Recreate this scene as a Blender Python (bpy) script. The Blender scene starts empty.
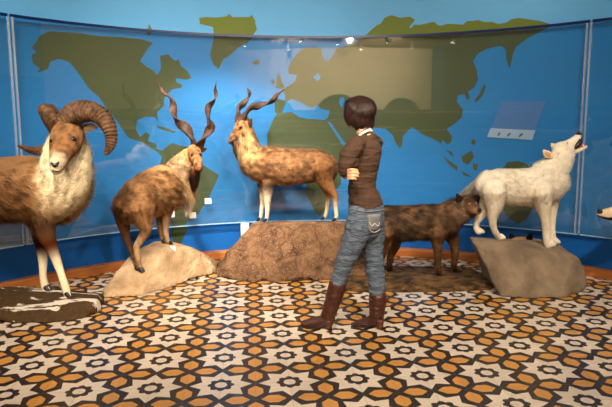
import bpy, bmesh, math, random
import numpy as np
from mathutils import Vector, Matrix, Euler, noise
from mathutils.bvhtree import BVHTree
from mathutils.geometry import delaunay_2d_cdt
random.seed(7); rng = np.random.default_rng(7)
S = bpy.context.scene
COL = S.collection

# ------------------------------------------------------------------ camera
F, PITCH, ROLL, H = 575.4, 0.1334, 0.0039, 1.489
cam = bpy.data.cameras.new('camera'); camo = bpy.data.objects.new('camera', cam); COL.objects.link(camo)
cam.sensor_width = 36; cam.lens = F / 612 * 36; cam.clip_start = .05
camo.location = (0, 0, H)
camo.rotation_euler = (Euler((math.pi/2 - PITCH, 0, 0)).to_matrix() @ Matrix.Rotation(-ROLL, 3, 'Z')).to_euler()
S.camera = camo

# ------------------------------------------------------------------ world, lights, exposure
w = bpy.data.worlds.new('world'); S.world = w; w.use_nodes = True
w.node_tree.nodes['Background'].inputs[0].default_value = (.9, .8, .7, 1)
w.node_tree.nodes['Background'].inputs[1].default_value = .1
S.view_settings.view_transform = 'Standard'; S.view_settings.look = 'None'
S.view_settings.exposure = -0.7; S.view_settings.gamma = 1; S.view_settings.use_curve_mapping = False
ZC = 3.9
SPOTS = [  # x, y, target x,y,z, watts, half-angle
    (-2.3, 1.6, -2.1, 4.8, .6, 620, 34), (-.9, 1.4, -1.2, 5.3, .6, 620, 30), (.3, 1.3, -.4, 5.9, .8, 500, 30),
    (.9, .9, .5, 4.3, .8, 420, 28), (2.6, 1.6, 1.7, 5.3, .8, 620, 30), (-2.9, 2.9, -.6, 6.6, .6, 420, 34),
    (1.2, 2.4, -.9, 6.5, .5, 520, 30), (-.8, 1.0, -1.0, 3.4, 0, 540, 46), (1.4, 1.0, 1.4, 3.6, 0, 540, 46),
    (0, -2.0, 0, 1.0, 0, 500, 70), (-2.2, 3.6, -2.6, 6.2, 2.9, 130, 50), (-.7, 4.3, -.9, 7.2, 2.9, 130, 50), (1.2, 4.3, 1.4, 7.0, 2.9, 130, 50), (2.5, 3.6, 3.0, 5.9, 2.9, 130, 50),  # last four added to brighten the upper map wall
    (-1.2, -2.6, -1.4, -5, 3.2, 900, 70), (1.8, -2.6, 1.8, -5, 3.2, 900, 70), (-1.3, 4.2, -.6, 6.6, .4, 2600, 21)]  # first two added to brighten the rear wall, last for the wall's lower glow
SPOTS += [(x, y, x*.9, y-.6, 0, 70, 45) for x, y in ((-3, -2.2), (-2.2, -3.6), (-1.1, -2.6), (-.5, -4.0), (.3, -2.9), (1.3, -2.2), (2.0, -3.8), (3.2, -2.7))]
WARM = (1, .87, .71)

# ------------------------------------------------------------------ helpers: geometry of the view
def ray(px, py):
    X = (px - 306) / F; Y = (203.5 - py) / F
    c, s = math.cos(ROLL), math.sin(ROLL); X, Y = c*X + s*Y, -s*X + c*Y
    c, s = math.cos(PITCH), math.sin(PITCH)
    return Vector((X, c + s*Y, -s + c*Y))
def at(px, py, D):
    r = ray(px, py); return Vector((0, 0, H)) + r * (D / r.y)
def atz(px, py, z=0):
    r = ray(px, py); return Vector((0, 0, H)) + r * ((z - H) / r.z)
CX, CY, RW, RP, RB = .25, 2.9, 3.80, 3.74, 3.70
def atcyl(px, py, R):
    r = ray(px, py); ox, oy = -CX, -CY
    a = r.x**2 + r.y**2; b = 2*(ox*r.x + oy*r.y); c = ox*ox + oy*oy - R*R
    t = (-b + math.sqrt(b*b - 4*a*c)) / (2*a)
    return Vector((0, 0, H)) + r*t
def cyl(a, R, z): return Vector((CX + R*math.sin(a), CY + R*math.cos(a), z))
def ang(px, py, R):
    p = atcyl(px, py, R); return math.atan2(p.x - CX, p.y - CY), p.z
def lin(c):
    return tuple((v/255/12.92 if v/255 <= .04045 else ((v/255 + .055)/1.055)**2.4) for v in c)

# ------------------------------------------------------------------ helpers: objects
def link(name, me, mat=None, parent=None, loc=None):
    o = bpy.data.objects.new(name, me); COL.objects.link(o)
    if mat is not None:
        for m in (mat if isinstance(mat, (list, tuple)) else [mat]): me.materials.append(m)
    if parent is not None: o.parent = parent
    if loc is not None: o.location = loc
    return o
def thing(name, label, cat, loc, group=None):
    o = bpy.data.objects.new(name, None); COL.objects.link(o); o.location = loc; o.empty_display_size = .1
    return tag(o, label, cat, group)
def tag(o, label, cat, group=None):
    o['label'] = label; o['category'] = cat
    if group: o['group'] = group
    return o
def struct(o): o['kind'] = 'structure'; return o
def pymesh(name, V, Fc, smooth=True, off=None, sharp=False):
    me = bpy.data.meshes.new(name)
    if off is not None: V = [Vector(v) - off for v in V]
    me.from_pydata([tuple(v) for v in V], [], Fc); me.validate(); me.update()
    if smooth: me.polygons.foreach_set('use_smooth', [True]*len(me.polygons))
    if sharp: me.set_sharp_from_angle(angle=math.radians(40))
    return me
def box_vf(lo, hi):
    x0, y0, z0 = lo; x1, y1, z1 = hi
    V = [(x0,y0,z0),(x1,y0,z0),(x1,y1,z0),(x0,y1,z0),(x0,y0,z1),(x1,y0,z1),(x1,y1,z1),(x0,y1,z1)]
    return V, [(0,3,2,1),(4,5,6,7),(0,1,5,4),(1,2,6,5),(2,3,7,6),(3,0,4,7)]

# ------------------------------------------------------------------ helpers: materials
class N:
    def __init__(s, name):
        s.m = bpy.data.materials.new(name); s.m.use_nodes = True; s.t = s.m.node_tree; s.t.nodes.clear()
        s.out = s.t.nodes.new('ShaderNodeOutputMaterial')
    def n(s, ty, **k):
        x = s.t.nodes.new('ShaderNode' + ty)
        for a, b in k.items(): setattr(x, a, b)
        return x
    def set(s, sock, v):
        if isinstance(v, bpy.types.NodeSocket): s.t.links.new(v, sock)
        else:
            if isinstance(v, tuple) and len(v) == 3 and sock.type == 'RGBA': v = v + (1,)
            sock.default_value = v
    def math(s, op, a, b=None, c=None):
        x = s.n('Math', operation=op)
        for i, v in enumerate((a, b, c)):
            if v is not None: s.set(x.inputs[i], v)
        return x.outputs[0]
    def mix(s, f, a, b, blend='MIX'):
        x = s.n('Mix', data_type='RGBA', blend_type=blend)
        s.set(x.inputs[0], f); s.set(x.inputs[6], a); s.set(x.inputs[7], b); return x.outputs[2]
    def noise(s, scale, detail=3, rough=.5, vec=None, dist=0):
        x = s.n('TexNoise'); x.inputs['Scale'].default_value = scale; x.inputs['Detail'].default_value = detail
        x.inputs['Roughness'].default_value = rough; x.inputs['Distortion'].default_value = dist
        if vec is not None: s.set(x.inputs['Vector'], vec)
        return x.outputs[0]
    def ramp(s, f, stops):
        x = s.n('ValToRGB'); s.set(x.inputs[0], f); e = x.color_ramp.elements
        while len(e) < len(stops): e.new(.5)
        for q, (p, c) in zip(e, stops): q.position = p; q.color = (c + (1,)) if len(c) == 3 else c
        return x.outputs[0]
    def obj(s, scale=None):
        t = s.n('TexCoord').outputs['Object']
        if scale:
            m = s.n('Mapping'); s.set(m.inputs[0], t); m.inputs['Scale'].default_value = scale; t = m.outputs[0]
        return t
    def bsdf(s, col, rough=.6, spec=.5, metal=0, bump=None, bstr=.3, bdist=.01, **k):
        b = s.n('BsdfPrincipled'); s.set(b.inputs['Base Color'], col); s.set(b.inputs['Roughness'], rough)
        b.inputs['Specular IOR Level'].default_value = spec; b.inputs['Metallic'].default_value = metal
        for a, v in k.items(): s.set(b.inputs[a.replace('_', ' ')], v)
        if bump is not None:
            q = s.n('Bump'); q.inputs['Strength'].default_value = bstr; q.inputs['Distance'].default_value = bdist
            s.set(q.inputs['Height'], bump); s.t.links.new(q.outputs[0], b.inputs['Normal'])
        s.t.links.new(b.outputs[0], s.out.inputs[0]); s.b = b; return s.m
def plain(name, c, rough=.6, spec=.4, metal=0, var=.12, scale=12):
    n = N(name); c = lin(c); nz = n.noise(scale, 4, .6, n.obj())
    col = n.mix(nz, tuple(v*(1-var) for v in c), tuple(min(1, v*(1+var)) for v in c))
    return n.bsdf(col, rough, spec, metal, bump=nz, bstr=.15, bdist=.004)

def m_floor():
    n = N('cement_tiles'); t = n.n('TexCoord').outputs['Object']
    mp = n.n('Mapping'); n.set(mp.inputs[0], t); mp.inputs['Scale'].default_value = (2.5, 2.5, 2.5)
    sx = n.n('SeparateXYZ'); n.set(sx.inputs[0], mp.outputs[0]); M = n.math
    def cen(v): return M('SUBTRACT', M('FRACT', M('ADD', v, 100.5)), .5)
    x = cen(sx.outputs[0]); y = cen(sx.outputs[1]); ax = M('ABSOLUTE', x); ay = M('ABSOLUTE', y)
    def hexd(a, b, L, W, t):   # a across the edge (|.|), b along it
        s_ = M('SUBTRACT', .5, a); l_ = M('ABSOLUTE', M('SUBTRACT', b, .25))
        return M('MAXIMUM', M('ADD', M('DIVIDE', l_, L), M('MULTIPLY', s_, t/W)), M('DIVIDE', s_, W))
    orng = M('LESS_THAN', M('MINIMUM', hexd(ax, ay, .176, .108, .62), hexd(ay, ax, .176, .108, .62)), 1)
    r = M('SQRT', M('ADD', M('MULTIPLY', x, x), M('MULTIPLY', y, y)))
    th = M('ARCTAN2', y, x); ro = M('ADD', .152, M('MULTIPLY', M('ABSOLUTE', M('COSINE', M('MULTIPLY', th, 4))), .042))
    ft = M('SUBTRACT', math.pi/8, M('ABSOLUTE', M('SUBTRACT', M('MODULO', M('ADD', th, math.pi*2), math.pi/4), math.pi/8)))
    SR, sn = .45, .30; nx_, ny_ = sn*math.cos(math.pi/8), sn*math.sin(math.pi/8)
    dark = M('GREATER_THAN', M('ADD', M('MULTIPLY', M('MULTIPLY', r, M('COSINE', ft)), ny_), M('MULTIPLY', M('MULTIPLY', r, M('SINE', ft)), SR-nx_)), SR*ny_)
    ring = M('MULTIPLY', M('LESS_THAN', r, ro), M('GREATER_THAN', r, .088))
    fine = n.noise(260, 3, .7, t); med = n.noise(5, 4, .6, t); big = n.noise(1.3, 3, .5, t)
    idn = n.n('TexWhiteNoise'); vf = n.n('VectorMath', operation='FLOOR')
    m2 = n.n('Mapping'); n.set(m2.inputs[0], t); m2.inputs['Scale'].default_value = (5, 5, 0)
    n.set(vf.inputs[0], m2.outputs[0]); n.set(idn.inputs['Vector'], vf.outputs[0])
    cream = n.mix(fine, lin((184, 160, 132)), lin((240, 224, 204)))
    ora = n.mix(fine, lin((172, 112, 44)), lin((222, 162, 76)))
    drk = n.mix(fine, lin((24, 17, 13)), lin((66, 52, 40)))
    dk = M('MAXIMUM', dark, ring)
    c = n.mix(dk, cream, drk); c = n.mix(orng, c, ora)
    var = n.mix(med, (.72, .70, .68), (1.12, 1.12, 1.12)); c = n.mix(.8, c, var, 'MULTIPLY')
    c = n.mix(.3, c, n.mix(idn.outputs[0], (.7, .7, .7), (1.15, 1.15, 1.15)), 'MULTIPLY')
    g = M('MINIMUM', M('MINIMUM', ax, M('SUBTRACT', .5, ax)), M('MINIMUM', ay, M('SUBTRACT', .5, ay)))
    grout = M('LESS_THAN', g, .0035); c = n.mix(M('MULTIPLY', grout, .45), c, lin((96, 84, 72)))
    rough = M('ADD', .2, M('MULTIPLY', big, .2))
    return n.bsdf(c, rough, .5, bump=M('MULTIPLY', grout, -1), bstr=.3, bdist=.002)

def m_wall(name, col, var=.06):
    n = N(name); o = n.obj(); a = n.noise(1.1, 4, .6, o); b = n.noise(25, 3, .6, o); c = lin(col)
    k = n.mix(a, tuple(v*(1-var*2) for v in c), tuple(v*(1+var*2) for v in c))
    k = n.mix(.3, k, n.mix(b, (.85, .85, .85), (1.1, 1.1, 1.1)), 'MULTIPLY')
    return n.bsdf(k, .55, .3, bump=b, bstr=.08, bdist=.004)

def m_plexi(name, milk=.05, tint=(.82, .88, .95), gl=.07):
    n = N(name)
    tr = n.n('BsdfTransparent'); gs = n.n('BsdfGlossy'); gs.inputs['Roughness'].default_value = .02
    df = n.n('BsdfDiffuse'); df.inputs[0].default_value = (.75, .88, 1, 1)
    m1 = n.n('MixShader'); m1.inputs[0].default_value = milk
    n.t.links.new(tr.outputs[0], m1.inputs[1]); n.t.links.new(df.outputs[0], m1.inputs[2])
    lw = n.n('LayerWeight'); lw.inputs[0].default_value = .25
    fac = n.math('ADD', n.math('MULTIPLY', lw.outputs['Fresnel'], .5), gl)
    m2 = n.n('MixShader'); n.set(m2.inputs[0], fac)
    n.t.links.new(m1.outputs[0], m2.inputs[1]); n.t.links.new(gs.outputs[0], m2.inputs[2])
    n.t.links.new(m2.outputs[0], n.out.inputs[0]); return n.m

def m_rock(name, c1, c2, c3=None, scale=4, bstr=.8, streak=None):
    n = N(name); o = n.obj(); a = n.noise(scale, 8, .65, o, .4); b = n.noise(scale*7, 6, .7, o); m = n.noise(scale*25, 3, .6, o)
    v = n.n('TexVoronoi', feature='DISTANCE_TO_EDGE'); v.inputs['Scale'].default_value = scale*.9
    wv = n.n('TexNoise'); wv.inputs['Scale'].default_value = 3; n.set(wv.inputs['Vector'], o)
    dv = n.n('VectorMath', operation='MULTIPLY_ADD'); n.set(dv.inputs[0], wv.outputs[1]); dv.inputs[1].default_value = (.5, .5, .5); n.set(dv.inputs[2], o); n.set(v.inputs['Vector'], dv.outputs[0])
    v.inputs['Scale'].default_value = 2.6; ck = n.ramp(v.outputs[0], [(.0, (1,)*3), (.035, (0,)*3)])
    c = n.mix(n.ramp(a, [(.35, (0,0,0)), (.65, (1,1,1))]), lin(c1), lin(c2))
    if c3: c = n.mix(n.ramp(b, [(.52, (0,0,0)), (.64, (1,1,1))]), c, lin(c3))
    c = n.mix(.45, c, n.mix(m, (.6, .6, .6), (1.3, 1.3, 1.3)), 'MULTIPLY')
    if streak: c = n.mix(n.math('MULTIPLY', ck, streak), c, tuple(q*.25 for q in lin(c1)))
    h = n.math('ADD', n.math('MULTIPLY', a, .6), n.math('ADD', n.math('MULTIPLY', b, .5), n.math('MULTIPLY', m, .15)))
    return n.bsdf(c, .85, .25, bump=h, bstr=bstr, bdist=.05)

def m_coat(name, scale=60, k=.7):
    n = N(name); at_ = n.n('Attribute', attribute_name='coat'); o = n.obj(); a = n.noise(scale, 4, .75, n.obj((1, 1, .45))); b = n.noise(scale*.2, 3, .6, o)
    c = n.mix(k, at_.outputs[0], n.mix(a, (.35, .33, .3), (1.5, 1.5, 1.5)), 'MULTIPLY')
    c = n.mix(.4, c, n.mix(b, (.5, .5, .5), (1.4, 1.4, 1.4)), 'MULTIPLY')
    return n.bsdf(c, .8, .15, bump=a, bstr=.5, bdist=.01)
def m_fur(name):
    n = N(name); at_ = n.n('Attribute', attribute_name='coat')
    return n.bsdf(at_.outputs[0], .65, .2)
MC = m_coat('short_coat'); MF = m_fur('fur_strands')
M_eye = plain('eye_gloss', (18, 10, 6), .08, .8); M_nose = plain('wet_nose', (14, 11, 10), .35, .5)
M_hoof = plain('black_hoof', (26, 20, 17), .4, .4); M_claw = plain('dark_claw', (40, 32, 26), .4)
M_card = plain('white_card', (238, 236, 230), .5, .3, var=.02)
M_wood = None

# ------------------------------------------------------------------ helpers: lofted tubes and remeshed bodies
def catmull(P, n=4):
    P = np.array(P, float); out = []
    for i in range(len(P)-1):
        p0 = P[max(i-1, 0)]; p1 = P[i]; p2 = P[i+1]; p3 = P[min(i+2, len(P)-1)]
        for k in range(n):
            t = k/n; t2 = t*t; t3 = t2*t
            out.append(.5*((2*p1) + (-p0+p2)*t + (2*p0-5*p1+4*p2-p3)*t2 + (-p0+3*p1-3*p2+p3)*t3))
    out.append(P[-1]); return np.array(out)
class Tubes:
    def __init__(s): s.V = []; s.F = []; s.R = []     # R rings: centre, r, tangent, colour, fur, droop
    def tube(s, pts, ref=(0, 1, 0), seg=16, n=4, twist=0, shape=None, rings=None, cap=True):
        """pts: rows x,y,z, ru, rs, colour(3), furlen  in metres"""
        A = catmull(pts, n); L = len(A); ref = np.array(ref, float)
        C = A[:, :3]; T = np.gradient(C, axis=0); T /= np.linalg.norm(T, axis=1)[:, None] + 1e-9
        A[:, 3:5] = np.maximum(A[:, 3:5], .0008)
        rows = []; Ss = None
        def frame(T_):
            nonlocal Ss
            q = ref - T_*ref.dot(T_)
            if np.linalg.norm(q) < .25: q = (Ss if Ss is not None else np.array([1., 0, 0])); q = q - T_*q.dot(T_)
            q /= np.linalg.norm(q); Ss = q; return q, np.cross(T_, q)
        seq = []
        if cap:
            for a in (80, 55, 28): seq.append((0, -math.sin(math.radians(a)), math.cos(math.radians(a))))
        for i in range(L): seq.append((i, 0, 1))
        if cap:
            for a in (28, 55, 80): seq.append((L-1, math.sin(math.radians(a)), math.cos(math.radians(a))))
        base = len(s.V)
        for i, o, k in seq:
            Sv, U = frame(T[i]); ru, rs = A[i, 3], A[i, 4]; c = C[i] + T[i]*o*min(ru, rs)
            tw = twist * i/(L-1)
            if rings: k = k*rings(i/(L-1))
            for j in range(seg):
                a = 2*math.pi*j/seg; m = shape(a) if shape else 1
                x, y = m*k*ru*math.cos(a), m*k*rs*math.sin(a)
                ct, st = math.cos(tw), math.sin(tw); x, y = x*ct - y*st, x*st + y*ct
                s.V.append(c + U*x + Sv*y)
        nr = len(seq)
        for q in range(nr-1):
            for j in range(seg):
                a = base + q*seg + j; b = base + q*seg + (j+1) % seg
                s.F.append((a, b, b+seg, a+seg))
        s.F.append(tuple(base + j for j in range(seg))[::-1]); s.F.append(tuple(base + (nr-1)*seg + j for j in range(seg)))
        for i in range(L): s.R.append(np.concatenate([C[i], [(A[i,3]+A[i,4])/2], T[i], A[i,5:8], [A[i,8]]]))
    def px(s, nodes, col, fur=.02, **k):
        """nodes: (px, py, D, r_px [, depth ratio [, colour [, furlen]]])"""
        rows = []
        for q in nodes:
            x, y, D, r = q[:4]; ra = q[4] if len(q) > 4 and q[4] else 1
            c = q[5] if len(q) > 5 and q[5] else col; f = q[6] if len(q) > 6 else fur
            p = at(x, y, D); rm = r*D/F*1.01; rows.append([*p, rm, rm*ra, *lin(c), f])
        s.tube(rows, **k)
    def ell(s, c, r, col, rot=None, fur=0, seg=20):
        rot = rot or Matrix.Identity(3); base = len(s.V); nr = 12
        for i in range(1, nr):
            ph = math.pi*i/nr
            for j in range(seg):
                a = 2*math.pi*j/seg
                v = rot @ Vector((r[0]*math.sin(ph)*math.cos(a), r[1]*math.sin(ph)*math.sin(a), r[2]*math.cos(ph)))
                s.V.append(np.array(Vector(c) + v))
        for i in range(nr-2):
            for j in range(seg):
                a = base+i*seg+j; b = base+i*seg+(j+1) % seg; s.F.append((a, a+seg, b+seg, b))
        s.F.append(tuple(base+j for j in range(seg))); s.F.append(tuple(base+(nr-2)*seg+j for j in range(seg))[::-1])
        s.R.append(np.array([*c, sum(r)/3, 0, 0, -1, *lin(col), fur]))
    def mesh(s, name, off=Vector((0, 0, 0)), smooth=True):
        me = pymesh(name, [Vector(v) for v in s.V], s.F, smooth, off)
        bm = bmesh.new(); bm.from_mesh(me); bmesh.ops.recalc_face_normals(bm, faces=bm.faces); bm.to_mesh(me); bm.free()
        return me

def remesh(me, voxel, smooth=4, name='body'):
    o = bpy.data.objects.new('tmp', me); COL.objects.link(o)
    m = o.modifiers.new('r', 'REMESH'); m.mode = 'VOXEL'; m.voxel_size = voxel
    if smooth: q = o.modifiers.new('s', 'SMOOTH'); q.iterations = smooth; q.factor = .5
    dg = bpy.context.evaluated_depsgraph_get(); dg.update()
    r = bpy.data.meshes.new_from_object(o.evaluated_get(dg)); r.name = name
    bpy.data.objects.remove(o); bpy.data.meshes.remove(me)
    r.materials.clear(); r.polygons.foreach_set('use_smooth', [True]*len(r.polygons)); return r
def vnp(me):
    a = np.empty(len(me.vertices)*3); me.vertices.foreach_get('co', a); b = np.empty_like(a); me.vertices.foreach_get('normal', b)
    return a.reshape(-1, 3), b.reshape(-1, 3)
def blend(P, R, k=90):
    R = np.array(R); col = np.zeros((len(P), 3)); fur = np.zeros(len(P)); T = np.zeros((len(P), 3))
    for a in range(0, len(P), 4000):
        p = P[a:a+4000]; d = np.linalg.norm(p[:, None] - R[None, :, :3], axis=2) - R[:, 3]
        d -= d.min(1, keepdims=True); wt = np.exp(-k*d); wt /= wt.sum(1, keepdims=True)
        col[a:a+4000] = wt @ R[:, 7:10]; fur[a:a+4000] = wt @ R[:, 10]; T[a:a+4000] = wt @ R[:, 4:7]
    return col, fur, T
def nz(P, s, seed=0): return np.array([noise.noise(Vector((p[0]*s+seed, p[1]*s, p[2]*s))) for p in P])
def setcol(me, col):
    at_ = me.color_attributes.new('coat', 'FLOAT_COLOR', 'POINT')
    at_.data.foreach_set('color', np.c_[np.clip(col, 0, 1), np.ones(len(col))].astype(np.float32).ravel())
def bvh_of(me, off): 
    P, _ = vnp(me); return BVHTree.FromPolygons([Vector(p)+off for p in P], [tuple(p.vertices) for p in me.polygons])
def hit(bv, px, py):
    r = ray(px, py).normalized(); q = bv.ray_cast(Vector((0, 0, H)), r)
    return q[0], q[1]

def body(tb, root, voxel=.009, smooth=3, colfn=None, furn=20000, furw=.0028, lay=.35, grav=.25, jit=.25, name='body', mat=None, kcol=90, fc=1.1, tips=(.66, 1.0, 1.5)):
    """one continuous surface from the tubes, plus a child mesh of fur strands"""
    off = Vector(root.location); me = tb.mesh(name); me = remesh(me, voxel, smooth, name)
    P, Nn = vnp(me); col, fur, T = blend(P, tb.R, kcol)
    if colfn: col, fur = colfn(P, Nn, col, fur)
    me.vertices.foreach_set('co', (P - np.array(off)).ravel()); me.update(); setcol(me, col)
    o = link(name, me, mat or MC, root)
    if furn:
        me.calc_loop_triangles(); nt = len(me.loop_triangles); tri = np.empty(nt*3, int); me.loop_triangles.foreach_get('vertices', tri); tri = tri.reshape(-1, 3)
        A = P[tri[:, 0]]; B = P[tri[:, 1]]; C = P[tri[:, 2]]; ar = np.linalg.norm(np.cross(B-A, C-A), axis=1)
        wt = ar * (fur[tri].mean(1) > .003); ix = rng.choice(nt, furn, p=wt/wt.sum()); u = rng.random(furn); v = rng.random(furn)
        fl = u+v > 1; u[fl] = 1-u[fl]; v[fl] = 1-v[fl]; W = np.c_[1-u-v, u, v]
        g = lambda X: (X[tri[ix]]*W[:, :, None]).sum(1)
        p = g(P); nn = g(Nn); nn /= np.linalg.norm(nn, axis=1)[:, None]; t = g(T); c = g(col); L = (fur[tri[ix]]*W).sum(1)
        t -= nn*(t*nn).sum(1)[:, None]; t /= np.linalg.norm(t, axis=1)[:, None]+1e-6
        cl = np.array([noise.noise_vector(Vector(q)*14) for q in p])      # clumps lean together
        d = t + nn*lay + np.array([0, 0, -grav]) + cl*jit*1.3 + rng.normal(0, jit*.5, (furn, 3)); d /= np.linalg.norm(d, axis=1)[:, None]
        L = L*rng.uniform(.7, 1.5, furn); d = d + nn*.12; d /= np.linalg.norm(d, axis=1)[:, None]; wv = np.cross(d, nn); wv /= np.linalg.norm(wv, axis=1)[:, None]+1e-6
        ww = furw*1.25*rng.uniform(.7, 1.3, furn)[:, None]; d2 = d + np.array([0, 0, -grav*.8]); d2 /= np.linalg.norm(d2, axis=1)[:, None]
        p0 = p - nn*.003; p1 = p0 + d*(L*.55)[:, None]; p2 = p1 + d2*(L*.5)[:, None]
        V = np.stack([p0-wv*ww*.5, p0+wv*ww*.5, p1-wv*ww*.4, p1+wv*ww*.4, p2], 1).reshape(-1, 3) - np.array(off)
        b = np.arange(furn)*5; me2 = bpy.data.meshes.new('fur'); me2.vertices.add(len(V)); me2.vertices.foreach_set('co', V.ravel())
        lo = np.stack([b, b+1, b+3, b+2, b+2, b+3, b+4], 1).ravel(); me2.loops.add(len(lo)); me2.loops.foreach_set('vertex_index', lo)
        st = np.stack([np.arange(furn)*7, np.arange(furn)*7+4], 1).ravel(); me2.polygons.add(len(st)); me2.polygons.foreach_set('loop_start', st)
        me2.polygons.foreach_set('use_smooth', [True]*len(st)); me2.update(calc_edges=True)
        f1 = np.clip(1 + fc*np.array([noise.noise(Vector(q)*22) for q in p]), .4, 1.7)*rng.uniform(1-.4*min(fc, 1), 1+.4*min(fc, 1), furn)
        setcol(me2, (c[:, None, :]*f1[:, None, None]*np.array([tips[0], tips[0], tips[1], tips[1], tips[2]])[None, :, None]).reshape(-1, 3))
        nr = nn + .5*d + rng.normal(0, .22, nn.shape); nr /= np.linalg.norm(nr, axis=1)[:, None]
        me2.normals_split_custom_set_from_vertices(np.repeat(nr, 5, axis=0).tolist())
        fo = link('fur', me2, MF, o); fo['kind'] = 'stuff'
    return o, bvh_of(me, off)

def ball(name, c, r, mat, parent, sc=(1, 1, 1)):
    bm = bmesh.new(); bmesh.ops.create_uvsphere(bm, u_segments=14, v_segments=10, radius=r)
    for v in bm.verts: v.co = Vector((v.co.x*sc[0], v.co.y*sc[1], v.co.z*sc[2]))
    me = bpy.data.meshes.new(name); bm.to_mesh(me); bm.free(); me.polygons.foreach_set('use_smooth', [True]*len(me.polygons))
    return link(name, me, mat, parent, Vector(c) - rootloc(parent))
def rootloc(o):
    v = Vector((0, 0, 0))
    while o is not None: v += Vector(o.location); o = o.parent
    return v
def tube_part(name, mat, parent, nodes, col=(100, 80, 60), **k):
    t = Tubes(); t.px(nodes, col, 0, **k); return link(name, t.mesh(name, rootloc(parent)), mat, parent)
def col_part(name, mat, parent, nodes, col, **k):
    return tube_part(name, mat, parent, nodes, col, **k)
def eye_at(bv, px, py, r, parent, name='eye', mat=None, sink=.3):
    p, nn = hit(bv, px, py)
    if p is None: return None
    return ball(name, p - nn*r*sink, r, mat or M_eye, parent)
def ear(bv, parent, base, tip, D, wpx, mat, facing=(0, -1, 0), depth=.25):
    (x0, y0), (x1, y1) = base, tip; m = lambda t: (x0+(x1-x0)*t, y0+(y1-y0)*t, D)
    t = Tubes(); t.px([(*m(-.1), wpx*.55, depth*1.6), (*m(.25), wpx, depth), (*m(.6), wpx*.8, depth), (*m(1), wpx*.12, depth*2)], (0, 0, 0), 0, ref=facing, seg=12,
         shape=lambda a: 1)
    return link('ear', t.mesh('ear', rootloc(parent)), mat, parent)

# ================================================================== THE SETTING
# floor
FR = Matrix.Rotation(0.0953, 4, 'Z')
c5, s5 = math.cos(-.0952), math.sin(-.0952)
cell0 = Vector((-1.731, 3.460, 0))
def room_outline():
    pts = [(CX + RW*math.sin(a), CY + RW*math.cos(a)) for a in np.linspace(-math.pi/2, math.pi/2, 49)]
    return pts + [(CX+RW, -5.0), (CX-RW, -5.0)]
ol = room_outline()
inv = Matrix.Translation(cell0) @ FR; invi = inv.inverted()
vs = [invi @ Vector((x, y, 0)) for x, y in ol]; nb = len(vs)
vs += [v - Vector((0, 0, .1)) for v in vs]
me = pymesh('floor', vs, [tuple(range(nb))[::-1], tuple(range(nb, 2*nb))] + [(i, (i+1) % nb, (i+1) % nb+nb, i+nb) for i in range(nb)], False)
floor = struct(link('floor', me, m_floor())); floor.matrix_world = inv
vs = [Vector((x, y, ZC)) for x, y in ol]; vs += [v + Vector((0, 0, .1)) for v in vs]
me = pymesh('ceiling', vs, [tuple(range(nb)), tuple(range(nb, 2*nb))[::-1]] + [(i, i+nb, (i+1) % nb+nb, (i+1) % nb) for i in range(nb)], False)
struct(link('ceiling', me, m_wall('cream_ceiling', (176, 154, 122))))

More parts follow.
